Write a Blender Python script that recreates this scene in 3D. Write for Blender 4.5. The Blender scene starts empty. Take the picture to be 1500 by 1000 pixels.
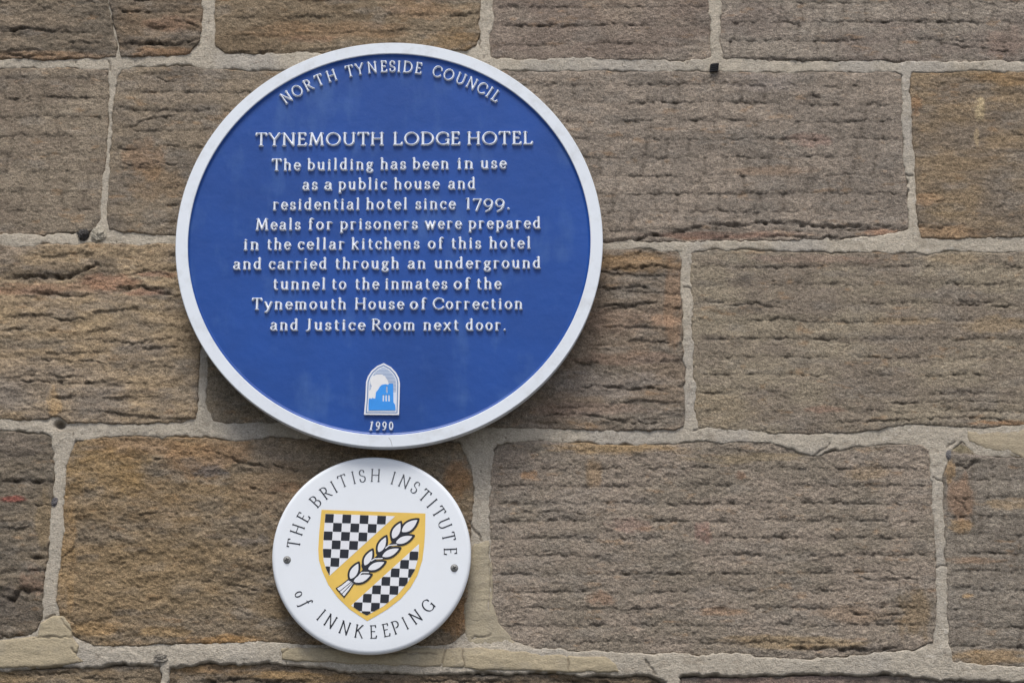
import bpy, math, random
import numpy as np
from mathutils import Vector, Matrix

random.seed(7)
D2R = math.radians
scene = bpy.context.scene

# ------------------------------------------------------------------ camera
FPX = 2850.0                       # focal length in pixels of a 1500 px wide frame
PITCH = D2R(16.2)
ROLL = D2R(0.35)
CAM = np.array([0.0, -2.60, 1.55])
cam_d = bpy.data.cameras.new('camera')
cam_d.sensor_width = 36.0
cam_d.lens = FPX / 1500.0 * 36.0
cam_d.clip_start = 0.05
cam_d.clip_end = 500
cam = bpy.data.objects.new('camera', cam_d)
scene.collection.objects.link(cam)
cam.location = CAM
cam.rotation_mode = 'XYZ'
RM = (Matrix.Rotation(D2R(90) + PITCH, 3, 'X') @ Matrix.Rotation(ROLL, 3, 'Z'))
cam.rotation_euler = RM.to_euler()
scene.camera = cam
RMn = np.array(RM)

# ------------------------------------------------------------------ daylight
SUN_EL, SUN_AZ = D2R(65), D2R(-14)         # from the front, above and a little left
world = bpy.data.worlds.new('World'); scene.world = world
world.use_nodes = True
wn = world.node_tree.nodes; wl = world.node_tree.links
wn.clear()
wo = wn.new('ShaderNodeOutputWorld'); bg = wn.new('ShaderNodeBackground')
sky = wn.new('ShaderNodeTexSky'); sky.sky_type = 'NISHITA'; sky.sun_disc = False
sky.sun_elevation = SUN_EL
sky.sun_rotation = D2R(180) + SUN_AZ
sky.air_density = 1.0; sky.dust_density = 4.0; sky.ozone_density = 1.0
bg.inputs['Strength'].default_value = 0.072
wl.new(sky.outputs[0], bg.inputs[0]); wl.new(bg.outputs[0], wo.inputs[0])
sd = bpy.data.lights.new('sun', 'SUN'); sd.energy = 1.5; sd.angle = D2R(20); sd.color = (1.0, 0.985, 0.95)
sun = bpy.data.objects.new('sun', sd); scene.collection.objects.link(sun)
sdir = Vector((math.sin(SUN_AZ) * math.cos(SUN_EL), -math.cos(SUN_AZ) * math.cos(SUN_EL), math.sin(SUN_EL)))
sun.rotation_euler = sdir.to_track_quat('Z', 'Y').to_euler()
sun.location = (0, -6, 8)
vs = scene.view_settings
vs.view_transform = 'Standard'; vs.look = 'None'; vs.exposure = 0.97; vs.gamma = 1.0
vs.use_curve_mapping = False
scene.render.film_transparent = False

# ------------------------------------------------------------------ photo pixel <-> point on a plane parallel to the wall
def P(u, v, d=0.0):
    """pixel (1500x1000) -> x, z on the vertical plane y = -d"""
    u = np.asarray(u, dtype=np.float64); v = np.asarray(v, dtype=np.float64)
    cx, cy = (u - 750.0) / FPX, (500.0 - v) / FPX
    dx = RMn[0, 0] * cx + RMn[0, 1] * cy - RMn[0, 2]
    dy = RMn[1, 0] * cx + RMn[1, 1] * cy - RMn[1, 2]
    dz = RMn[2, 0] * cx + RMn[2, 1] * cy - RMn[2, 2]
    t = (-d - CAM[1]) / dy
    return CAM[0] + t * dx, CAM[2] + t * dz

def srgb(r, g, b):
    f = lambda c: (c / 255.0) / 12.92 if c <= 10 else (((c / 255.0) + 0.055) / 1.055) ** 2.4
    return np.array([f(r), f(g), f(b)])

# ------------------------------------------------------------------ noise
def _hash(ix, iy, seed):
    h = (ix.astype(np.int64) * 374761393 + iy.astype(np.int64) * 668265263 + seed * 1274126177) & 0xFFFFFFFF
    h = ((h ^ (h >> 13)) * 1274126177) & 0xFFFFFFFF
    h = ((h ^ (h >> 16)) * 2246822519) & 0xFFFFFFFF
    return ((h ^ (h >> 15)) & 0xFFFFFF) / float(0xFFFFFF)

def vn(x, y, seed=0):
    """value noise, -1..1"""
    x = np.asarray(x, float); y = np.asarray(y, float)
    x, y = np.broadcast_arrays(x, y)
    ix = np.floor(x); iy = np.floor(y)
    fx = x - ix; fy = y - iy
    fx = fx * fx * fx * (fx * (fx * 6 - 15) + 10); fy = fy * fy * fy * (fy * (fy * 6 - 15) + 10)
    a = _hash(ix, iy, seed); b = _hash(ix + 1, iy, seed)
    c = _hash(ix, iy + 1, seed); d = _hash(ix + 1, iy + 1, seed)
    return ((a + (b - a) * fx) * (1 - fy) + (c + (d - c) * fx) * fy) * 2 - 1

def fbm(x, y, octv=4, seed=0, gain=0.5):
    s = 0; a = 1.0; n = 0.0
    for i in range(octv):
        s = s + a * vn(x * 2 ** i + 17.3 * i, y * 2 ** i - 9.1 * i, seed + 31 * i)
        n += a; a *= gain
    return s / n

def sstep(a, b, x):
    t = np.clip((x - a) / (b - a), 0, 1)
    return t * t * (3 - 2 * t)

def poly_sdf(U, V, poly):
    """negative inside"""
    p = np.array(poly, float); n = len(p)
    d2 = np.full(U.shape, 1e18); inside = np.zeros(U.shape, bool)
    for i in range(n):
        ax, ay = p[i]; bx, by = p[(i + 1) % n]
        ex, ey = bx - ax, by - ay
        wx, wy = U - ax, V - ay
        t = np.clip((wx * ex + wy * ey) / (ex * ex + ey * ey + 1e-12), 0, 1)
        d2 = np.minimum(d2, (wx - ex * t) ** 2 + (wy - ey * t) ** 2)
        cond = (ay > V) != (by > V)
        if ey != 0:
            inside ^= cond & (U < ex * (V - ay) / ey + ax)
    d = np.sqrt(d2)
    return np.where(inside, -d, d)

def line_dist(U, V, pts):
    """distance to a polyline, signed offset (v - line) and run along it 0..1"""
    best = np.full(U.shape, 1e9); side = np.zeros(U.shape); run = np.zeros(U.shape)
    n = len(pts) - 1
    for i in range(n):
        ax, ay = pts[i]; bx, by = pts[i + 1]
        ex, ey = bx - ax, by - ay
        wx, wy = U - ax, V - ay
        t = np.clip((wx * ex + wy * ey) / (ex * ex + ey * ey + 1e-12), 0, 1)
        d = np.hypot(wx - ex * t, wy - ey * t)
        m = d < best
        best = np.where(m, d, best)
        side = np.where(m, wy - ey * t, side)
        run = np.where(m, (i + t) / n, run)
    return best, side, run

# ------------------------------------------------------------------ materials
def new_mat(name):
    m = bpy.data.materials.new(name); m.use_nodes = True
    nt = m.node_tree; nt.nodes.clear()
    out = nt.nodes.new('ShaderNodeOutputMaterial'); b = nt.nodes.new('ShaderNodeBsdfPrincipled')
    nt.links.new(b.outputs[0], out.inputs[0])
    return m, nt, b

def N(nt, kind, **kw):
    n = nt.nodes.new(kind)
    for k, v in kw.items():
        if k in n.inputs: n.inputs[k].default_value = v
        else: setattr(n, k, v)
    return n

def ramp(nt, src, stops):
    r = nt.nodes.new('ShaderNodeValToRGB')
    e = r.color_ramp.elements
    while len(e) < len(stops): e.new(0.5)
    for el, (p, c) in zip(e, stops):
        el.position = p; el.color = (c, c, c, 1) if not hasattr(c, '__len__') else (*c, 1)
    nt.links.new(src, r.inputs[0])
    return r

def mineral(name, grain=0.35, bump=0.5, scale=420.0, rough=0.92, pit=0.5, streak=0.0):
    """stone or mortar: colour comes from the surface's own mineral colour attribute, sand grain and pits are added"""
    m, nt, b = new_mat(name)
    L = nt.links
    at = N(nt, 'ShaderNodeAttribute', attribute_name='mineral')
    tc = nt.nodes.new('ShaderNodeTexCoord')
    mp = nt.nodes.new('ShaderNodeMapping'); L.new(tc.outputs['Object'], mp.inputs[0])
    mp.inputs['Scale'].default_value = (1.0, 1.0, 1.7)
    n1 = N(nt, 'ShaderNodeTexNoise', Scale=scale, Detail=3.0, Roughness=0.6); L.new(mp.outputs[0], n1.inputs['Vector'])
    n2 = N(nt, 'ShaderNodeTexNoise', Scale=scale * 0.28, Detail=4.0, Roughness=0.7); L.new(mp.outputs[0], n2.inputs['Vector'])
    r1 = ramp(nt, n1.outputs[0], [(0.28, 1 - grain), (0.5, 1.0), (0.72, 1 + grain)])
    r1.color_ramp.elements[2].color = (1, 1, 1, 1)
    # keep values above one through a math chain
    ma = N(nt, 'ShaderNodeMapRange'); ma.inputs['From Min'].default_value = 0.36; ma.inputs['From Max'].default_value = 0.64
    ma.inputs['To Min'].default_value = 1 - grain; ma.inputs['To Max'].default_value = 1 + grain
    L.new(n1.outputs[0], ma.inputs['Value'])
    mb = N(nt, 'ShaderNodeMapRange'); mb.inputs['From Min'].default_value = 0.38; mb.inputs['From Max'].default_value = 0.62
    mb.inputs['To Min'].default_value = 1 - grain * 0.45; mb.inputs['To Max'].default_value = 1 + grain * 0.45
    L.new(n2.outputs[0], mb.inputs['Value'])
    nt.nodes.remove(r1)
    # pits
    n3 = N(nt, 'ShaderNodeTexNoise', Scale=scale * 0.5, Detail=2.0); L.new(mp.outputs[0], n3.inputs['Vector'])
    mc = N(nt, 'ShaderNodeMapRange'); mc.inputs['From Min'].default_value = 0.66; mc.inputs['From Max'].default_value = 0.76
    mc.inputs['To Min'].default_value = 1.0; mc.inputs['To Max'].default_value = 1 - pit
    L.new(n3.outputs[0], mc.inputs['Value'])
    p1 = N(nt, 'ShaderNodeMath', operation='MULTIPLY'); L.new(ma.outputs[0], p1.inputs[0]); L.new(mb.outputs[0], p1.inputs[1])
    p2 = N(nt, 'ShaderNodeMath', operation='MULTIPLY'); L.new(p1.outputs[0], p2.inputs[0]); L.new(mc.outputs[0], p2.inputs[1])
    vm = N(nt, 'ShaderNodeVectorMath', operation='SCALE'); L.new(at.outputs['Color'], vm.inputs[0]); L.new(p2.outputs[0], vm.inputs['Scale'])
    L.new(vm.outputs[0], b.inputs['Base Color'])
    b.inputs['Roughness'].default_value = rough
    b.inputs['Specular IOR Level'].default_value = 0.25
    bp = N(nt, 'ShaderNodeBump'); bp.inputs['Strength'].default_value = bump; bp.inputs['Distance'].default_value = 0.0016
    ad = N(nt, 'ShaderNodeMath', operation='ADD'); L.new(n1.outputs[0], ad.inputs[0]); L.new(n2.outputs[0], ad.inputs[1])
    L.new(ad.outputs[0], bp.inputs['Height']); L.new(bp.outputs[0], b.inputs['Normal'])
    return m

M_stone = mineral('sandstone', grain=0.46, bump=0.9, scale=560, pit=0.5)
M_mortar = mineral('lime_mortar', grain=0.24, bump=0.8, scale=430, pit=0.5)
M_repair = mineral('repair_mortar', grain=0.13, bump=0.5, scale=420, pit=0.25)

def paint(name, col, rough=0.35, var=0.08, vscale=9.0, dirt_dark=None, dirt_amt=0.0, spec=0.5, coat=0.0, bump=0.05, streak=None):
    m, nt, b = new_mat(name); L = nt.links
    tc = nt.nodes.new('ShaderNodeTexCoord')
    n1 = N(nt, 'ShaderNodeTexNoise', Scale=vscale, Detail=6.0, Roughness=0.6); L.new(tc.outputs['Object'], n1.inputs['Vector'])
    c = np.array(col)
    r = ramp(nt, n1.outputs[0], [(0.3, tuple(c * (1 - var))), (0.7, tuple(np.minimum(c * (1 + var), 1)))])
    src = r.outputs[0]
    if streak:
        mp = nt.nodes.new('ShaderNodeMapping'); L.new(tc.outputs['Object'], mp.inputs[0]); mp.inputs['Scale'].default_value = (34, 1, 12)
        n2 = N(nt, 'ShaderNodeTexNoise', Scale=1.0, Detail=5.0, Roughness=0.6); L.new(mp.outputs[0], n2.inputs['Vector'])
        n2b = N(nt, 'ShaderNodeTexNoise', Scale=14.0, Detail=3.0); L.new(tc.outputs['Object'], n2b.inputs['Vector'])
        mu = N(nt, 'ShaderNodeMath', operation='MULTIPLY'); L.new(n2.outputs[0], mu.inputs[0]); L.new(n2b.outputs[0], mu.inputs[1])
        mr = N(nt, 'ShaderNodeMapRange'); mr.inputs['From Min'].default_value = 0.27; mr.inputs['From Max'].default_value = 0.46
        mr.inputs['To Max'].default_value = streak[1]; L.new(mu.outputs[0], mr.inputs['Value'])
        mx = N(nt, 'ShaderNodeMix', data_type='RGBA'); L.new(mr.outputs[0], mx.inputs[0]); L.new(src, mx.inputs[6]); mx.inputs[7].default_value = (*streak[0], 1)
        src = mx.outputs[2]
        # small pale specks
        n4 = N(nt, 'ShaderNodeTexNoise', Scale=110.0, Detail=2.0); L.new(tc.outputs['Object'], n4.inputs['Vector'])
        m4 = N(nt, 'ShaderNodeMapRange'); m4.inputs['From Min'].default_value = 0.74; m4.inputs['From Max'].default_value = 0.82
        m4.inputs['To Max'].default_value = 0.35; L.new(n4.outputs[0], m4.inputs['Value'])
        mx4 = N(nt, 'ShaderNodeMix', data_type='RGBA'); L.new(m4.outputs[0], mx4.inputs[0]); L.new(src, mx4.inputs[6]); mx4.inputs[7].default_value = (*streak[0], 1)
        src = mx4.outputs[2]
    if dirt_dark is not None:
        n3 = N(nt, 'ShaderNodeTexNoise', Scale=26.0, Detail=8.0, Roughness=0.7); L.new(tc.outputs['Object'], n3.inputs['Vector'])
        mr = N(nt, 'ShaderNodeMapRange'); mr.inputs['From Min'].default_value = 0.5; mr.inputs['From Max'].default_value = 0.75
        mr.inputs['To Max'].default_value = dirt_amt; L.new(n3.outputs[0], mr.inputs['Value'])
        mx = N(nt, 'ShaderNodeMix', data_type='RGBA'); L.new(mr.outputs[0], mx.inputs[0]); L.new(src, mx.inputs[6]); mx.inputs[7].default_value = (*dirt_dark, 1)
        src = mx.outputs[2]
    L.new(src, b.inputs['Base Color'])
    b.inputs['Roughness'].default_value = rough
    b.inputs['Specular IOR Level'].default_value = spec
    b.inputs['Coat Weight'].default_value = coat
    if bump:
        n5 = N(nt, 'ShaderNodeTexNoise', Scale=55.0, Detail=4.0); L.new(tc.outputs['Object'], n5.inputs['Vector'])
        bp = N(nt, 'ShaderNodeBump'); bp.inputs['Strength'].default_value = bump; bp.inputs['Distance'].default_value = 0.002
        L.new(n5.outputs[0], bp.inputs['Height']); L.new(bp.outputs[0], b.inputs['Normal'])
    return m

M_blue = paint('blue_paint', (0.009, 0.064, 0.295), rough=0.40, spec=0.4, var=0.18, vscale=5, streak=((0.10, 0.20, 0.42), 0.30), bump=0.3)
M_white = paint('white_rim_paint', (0.755, 0.80, 0.85), rough=0.42, var=0.03, dirt_dark=(0.40, 0.39, 0.36), dirt_amt=0.42, bump=0.08)
M_letter = paint('white_letter_paint', (0.82, 0.86, 0.92), rough=0.4, var=0.05, vscale=60, dirt_dark=(0.45, 0.52, 0.66), dirt_amt=0.25, bump=0.1)
M_enamel = paint('white_enamel', (0.80, 0.835, 0.87), rough=0.36, var=0.012, dirt_dark=(0.62, 0.60, 0.54), dirt_amt=0.10, coat=0.0, bump=0.0)
M_ink = paint('black_ink', (0.016, 0.017, 0.024), rough=0.3, var=0.2, bump=0)
M_grey_ink = paint('faded_black_ink', (0.085, 0.09, 0.105), rough=0.35, var=0.25, vscale=30, bump=0)
M_faint = paint('stained_white_paint', (0.42, 0.43, 0.45), rough=0.5, var=0.1, bump=0)
M_gold = paint('gold_enamel', (0.82, 0.545, 0.11), rough=0.3, var=0.07, vscale=30, bump=0)
M_print_white = paint('white_enamel_print', (0.80, 0.81, 0.84), rough=0.22, var=0.02, bump=0)
M_sky_blue = paint('bright_blue_paint', (0.035, 0.29, 0.80), rough=0.4, var=0.08, vscale=40, bump=0)
M_pale_blue = paint('pale_blue_paint', (0.66, 0.73, 0.84), rough=0.4, var=0.06, vscale=60, bump=0)
M_mid_blue = paint('grey_blue_paint', (0.16, 0.26, 0.46), rough=0.4, var=0.08, vscale=60, bump=0)
M_cream = paint('cream_paint', (0.80, 0.80, 0.80), rough=0.4, var=0.06, vscale=60, bump=0)
M_metal, nt_, b_ = new_mat('dull_zinc_screw')
b_.inputs['Base Color'].default_value = (0.26, 0.26, 0.25, 1); b_.inputs['Metallic'].default_value = 0.4; b_.inputs['Roughness'].default_value = 0.65
M_black, nt_, b_ = new_mat('black_plastic_plug')
b_.inputs['Base Color'].default_value = (0.018, 0.018, 0.02, 1); b_.inputs['Roughness'].default_value = 0.8

# ------------------------------------------------------------------ object helpers
COL = scene.collection
def link_mesh(name, me, mat, parent=None):
    o = bpy.data.objects.new(name, me); COL.objects.link(o)
    if mat is not None and not me.materials: me.materials.append(mat)
    if parent is not None: o.parent = parent
    return o

def grid_mesh(name, X, Y, Z, keep, color=None, smooth=True):
    """mesh of a regular grid (rows x cols) with only the quads whose corners are all kept; faces look towards -Y"""
    nr, nc = X.shape
    kq = keep[:-1, :-1] & keep[1:, :-1] & keep[:-1, 1:] & keep[1:, 1:]
    idx = np.arange(nr * nc).reshape(nr, nc)
    a = idx[:-1, :-1][kq]; b = idx[:-1, 1:][kq]; c = idx[1:, 1:][kq]; d = idx[1:, :-1][kq]
    quads = np.stack([a, d, c, b], 1)
    used = np.unique(quads); remap = np.full(nr * nc, -1, np.int64); remap[used] = np.arange(len(used))
    quads = remap[quads].astype(np.int32)
    co = np.stack([X.ravel()[used], Y.ravel()[used], Z.ravel()[used]], 1).astype(np.float32)
    me = bpy.data.meshes.new(name)
    me.vertices.add(len(co)); me.vertices.foreach_set('co', co.ravel())
    me.loops.add(quads.size); me.loops.foreach_set('vertex_index', quads.ravel())
    me.polygons.add(len(quads))
    me.polygons.foreach_set('loop_start', np.arange(0, quads.size, 4, dtype=np.int32))
    me.polygons.foreach_set('use_smooth', np.full(len(quads), smooth, dtype=bool))
    if color is not None:
        at = me.attributes.new('mineral', 'FLOAT_COLOR', 'POINT')
        cc = np.ones((len(co), 4), np.float32)
        for k in range(3): cc[:, k] = color[k].ravel()[used]
        at.data.foreach_set('color', cc.ravel())
    me.update(calc_edges=True)
    return me

def clip_mesh(name, x, z, S, y=0.0):
    """flat mesh of the region S < 0, grid x (cols) z (rows), outline interpolated"""
    verts, faces, vmap = [], [], {}
    nr, nc = S.shape
    def gv(key, p):
        if key not in vmap:
            vmap[key] = len(verts); verts.append((p[0], y, p[1]))
        return vmap[key]
    mn = np.minimum(np.minimum(S[:-1, :-1], S[1:, :-1]), np.minimum(S[:-1, 1:], S[1:, 1:])) < 0
    for r, c in zip(*np.nonzero(mn)):
        r = int(r); c = int(c)
        for tri in (((r, c), (r, c + 1), (r + 1, c + 1)), ((r, c), (r + 1, c + 1), (r + 1, c))):
            out = []
            for i in range(3):
                A, B = tri[i], tri[(i + 1) % 3]
                sa, sb = S[A], S[B]
                if sa < 0: out.append(gv(A, (x[A[1]], z[A[0]])))
                if (sa < 0) != (sb < 0):
                    t = sa / (sa - sb)
                    k = (A, B) if A < B else (B, A)
                    out.append(gv(k, (x[A[1]] + (x[B[1]] - x[A[1]]) * t, z[A[0]] + (z[B[0]] - z[A[0]]) * t)))
            if len(out) >= 3: faces.append(out)
    me = bpy.data.meshes.new(name); me.from_pydata(verts, [], faces)
    # face towards -Y
    me.update()
    if len(me.polygons):
        ny = sum(p.normal.y * p.area for p in me.polygons)
        if ny > 0: me.flip_normals()
    return me

def lathe(name, prof, n=160, smooth=True):
    """prof: (radius, height towards the viewer); axis -Y"""
    verts, faces = [], []
    rings = []
    for r, h in prof:
        if r < 1e-6:
            rings.append([len(verts)]); verts.append((0, -h, 0))
        else:
            s = len(verts)
            for i in range(n):
                a = 2 * math.pi * i / n
                verts.append((r * math.cos(a), -h, r * math.sin(a)))
            rings.append(list(range(s, s + n)))
    for A, B in zip(rings[:-1], rings[1:]):
        for i in range(n):
            j = (i + 1) % n
            if len(A) == 1: faces.append((A[0], B[i], B[j]))
            elif len(B) == 1: faces.append((A[i], B[0], A[j]))
            else: faces.append((A[i], B[i], B[j], A[j]))
    me = bpy.data.meshes.new(name); me.from_pydata(verts, [], faces); me.update()
    return me

def fix_normals(me):
    import bmesh
    bm = bmesh.new(); bm.from_mesh(me); bmesh.ops.recalc_face_normals(bm, faces=bm.faces); bm.to_mesh(me); bm.free()

def smooth(me, ang=35):
    for p in me.polygons: p.use_smooth = True
    me.set_sharp_from_angle(angle=D2R(ang))

def thing(name, label, cat, loc, group=None):
    o = bpy.data.objects.new(name, None); COL.objects.link(o); o.location = loc
    o['label'] = label; o['category'] = cat
    if group: o['group'] = group
    o.empty_display_size = 0.05
    return o

# ------------------------------------------------------------------ ground (below the frame)
gm, nt, b = new_mat('paving_concrete')
tc = nt.nodes.new('ShaderNodeTexCoord')
nn = N(nt, 'ShaderNodeTexNoise', Scale=3.0, Detail=8.0); nt.links.new(tc.outputs['Object'], nn.inputs['Vector'])
rr = ramp(nt, nn.outputs[0], [(0.3, (0.09, 0.09, 0.088)), (0.7, (0.14, 0.138, 0.132))]); nt.links.new(rr.outputs[0], b.inputs['Base Color'])
b.inputs['Roughness'].default_value = 0.9
me = bpy.data.meshes.new('pavement'); me.from_pydata([(-60, -60, 0), (60, -60, 0), (60, 0.02, 0), (-60, 0.02, 0)], [], [(0, 1, 2, 3)])
g = link_mesh('pavement', me, gm); g['kind'] = 'structure'

# ------------------------------------------------------------------ the stone wall
wall = thing('stone_wall', 'weathered coursed wall of brown grey sandstone blocks with pale mortar joints behind both round plaques', 'wall', (0, 0, 0))

def axis(a, b, fa, fb, fine, coarse):
    """non-uniform axis: fine between fa..fb, coarse outside"""
    pts = []
    x = a
    while x < b:
        pts.append(x)
        x += fine if (fa <= x < fb) else coarse
        if pts[-1] < fa < x: x = fa
    pts.append(b)
    return np.array(pts)

G = lambda *rgb: srgb(*rgb)
# stone: outline, face colour, second colour, style, params, patches, cracks
STONES = []
def stone(poly, col, col2, style='tooled', pitch=27, y0=0, amp=2.2, vert=0.0, base=0.0, patches=(), cracks=(), rough=1.0, crev=1.0, cell=1.4):
    STONES.append(dict(poly=poly, col=G(*col), col2=G(*col2), style=style, pitch=pitch, y0=y0, amp=amp, vert=vert, base=base,
                       patches=patches, cracks=cracks, rough=rough, crev=crev, cell=cell))
GREY = (126, 115, 103); BRN = (113, 100, 84); ORG = (136, 103, 72); RED = (120, 84, 68); SOOT = (66, 61, 56); TAN = (142, 122, 92)
GOLD = (128, 100, 64)

# course A (top)
stone([(-160, -165), (150, -165), (156, -40), (158, 8), (166, 40), (173, 70), (170, 84), (60, 86), (-160, 84)], (112, 100, 85), (97, 88, 76), 'rough', 30, 12, 4.5, base=1,
      patches=[(60, 83, 90, 7, ORG, .45), (40, 45, 70, 8, SOOT, .6), (140, 70, 25, 12, SOOT, .4)],
      cracks=[([(0, 42), (20, 46), (45, 41), (75, 47), (95, 44)], 4, 7), ([(0, 78), (50, 84), (90, 80)], 3, 4), ([(95, 66), (120, 62), (150, 64)], 3, 4)])
stone([(164, -165), (300, -165), (298, -20), (297, 20), (296, 45), (290, 62), (276, 78), (240, 82), (178, 83), (176, 68), (169, 40), (162, 5), (160, -40)], (108, 93, 76), (96, 86, 74), 'rough', 27, 18, 4.5, base=1.5,
      patches=[(240, 78, 50, 8, ORG, .6), (250, 35, 35, 12, RED, .3), (260, 55, 20, 6, SOOT, .8), (190, 62, 18, 8, SOOT, .7), (165, 20, 8, 25, SOOT, .5)],
      cracks=[([(172, 15), (200, 20), (222, 18)], 3, 5), ([(178, 63), (205, 66), (232, 64), (262, 66), (292, 60)], 4, 6), ([(255, 32), (275, 33), (294, 46)], 3, 4)])
stone([(318, -165), (704, -165), (703, 10), (702, 50), (696, 66), (680, 75), (560, 70), (470, 76), (400, 78), (330, 79), (316, 68), (314, 20), (317, -10)], (116, 103, 85), (104, 90, 72), 'rough', 27, -2, 2.6, base=0.5,
      patches=[(480, 45, 120, 12, ORG, .35), (620, 15, 60, 15, ORG, .4), (670, 60, 40, 15, GOLD, .5), (450, 58, 40, 5, RED, .3)],
      cracks=[([(650, 24), (680, 23), (702, 20)], 3, 4), ([(330, 78), (365, 77), (400, 73)], 2, 3)])
stone([(726, -165), (1038, -165), (1039, 20), (1041, 60), (1043, 86), (950, 86), (850, 85), (760, 87), (722, 84), (718, 60), (720, 30), (722, 0)], GREY, (112, 100, 90), 'tooled', 27.5, 10, 2.2, vert=.5,
      patches=[(900, 10, 40, 30, (138, 120, 100), .25)], cracks=[([(735, 36), (760, 38), (800, 37)], 2.2, 3)])
stone([(1058, -165), (1640, -165), (1640, 92), (1500, 89), (1340, 89), (1200, 90), (1060, 86), (1057, 60), (1055, 0)], (126, 117, 106), (114, 104, 95), 'tooled', 27, 5, 2.2, vert=1.2,
      patches=[(1480, 60, 40, 20, (135, 105, 90), .3), (1335, 62, 12, 3, ORG, .7)],
      cracks=[([(1190, 28), (1225, 34), (1290, 31), (1360, 33), (1430, 33)], 2.5, 3.5), ([(1345, 60), (1400, 66), (1450, 72), (1500, 78)], 1.8, 2.5), ([(1070, 87), (1140, 88), (1230, 89), (1340, 90)], 3, 4)])
# course B
stone([(-90, 104), (20, 102), (100, 101), (157, 102), (158, 140), (155, 200), (150, 280), (146, 320), (138, 336), (110, 340), (40, 342), (-90, 344)], (122, 111, 96), (110, 99, 86), 'tooled', 27.5, 143, 1.6, vert=1.1,
      patches=[(105, 165, 12, 5, (160, 148, 130), .6), (112, 192, 16, 4, (155, 143, 128), .5), (140, 330, 10, 10, SOOT, .4)],
      cracks=[([(0, 143), (60, 142), (150, 145)], 1.6, 1.5)])
stone([(178, 101), (260, 98), (340, 103), (420, 106), (560, 104), (562, 342), (400, 343), (260, 344), (180, 341), (160, 336), (156, 318), (159, 270), (164, 200), (169, 140), (172, 110)], (119, 107, 91), (104, 95, 84), 'tooled', 27.5, 135, 2.3, vert=.3, base=.5,
      patches=[(215, 235, 30, 28, ORG, .45), (230, 270, 40, 25, GOLD, .35), (245, 115, 40, 12, SOOT, .35), (260, 130, 60, 20, GREY, .4)],
      cracks=[([(166, 193), (200, 184), (225, 174), (262, 169)], 2.6, 4), ([(228, 114), (245, 121), (262, 116)], 2, 3), ([(240, 213), (275, 214)], 2.5, 4), ([(170, 241), (220, 241), (285, 242)], 2, 3)])
stone([(574, 105), (730, 103), (800, 105), (1000, 106), (1200, 107), (1310, 106), (1318, 112), (1320, 160), (1325, 240), (1330, 310), (1329, 334), (1300, 343), (1240, 349), (1080, 352), (960, 353), (860, 353), (574, 346)], (129, 118, 106), (115, 106, 96), 'tooled', 26.5, 151, 2.3, vert=1.1, base=.5,
      patches=[(1185, 205, 30, 10, (140, 110, 98), .5), (1130, 250, 60, 8, (140, 108, 78), .35), (1190, 140, 12, 6, SOOT, .8), (1192, 262, 10, 6, SOOT, .7), (1217, 280, 8, 4, SOOT, .6), (1120, 120, 50, 14, (132, 124, 120), .4),
               (1060, 345, 130, 6, RED, .7), (1290, 340, 30, 6, (160, 115, 85), .6), (1000, 338, 100, 8, SOOT, .5)],
      cracks=[([(870, 356), (930, 350), (985, 343), (1040, 329), (1075, 331), (1110, 325), (1180, 330), (1250, 332), (1328, 335)], 4.5, 8), ([(1030, 350), (1110, 345), (1200, 348), (1285, 350)], 3, 4), ([(1190, 139), (1205, 143)], 3, 5), ([(985, 125), (1060, 122), (1150, 116)], 1.5, 1.5)])
stone([(1336, 108), (1420, 105), (1500, 106), (1790, 106), (1790, 346), (1500, 345), (1420, 349), (1380, 350), (1350, 346), (1346, 320), (1342, 260), (1337, 180), (1334, 130)], (121, 105, 84), (107, 96, 83), 'rough', 24, 120, 1.3, rough=1.2, base=.5,
      patches=[(1340, 155, 10, 14, ORG, .7), (1358, 292, 22, 10, (146, 116, 86), .6), (1385, 342, 60, 12, (150, 121, 90), .7), (1370, 325, 30, 8, SOOT, .6), (1440, 340, 30, 8, SOOT, .5), (1480, 115, 60, 10, GOLD, .6), (1435, 160, 8, 18, (176, 158, 124), .9), (1430, 200, 4, 14, (170, 150, 118), .7), (1480, 270, 40, 40, (112, 104, 94), .5), (1390, 315, 40, 12, TAN, .4)],
      cracks=[([(1338, 332), (1370, 336), (1390, 330)], 3, 4), ([(1370, 298), (1385, 295)], 2.5, 4)])
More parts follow.
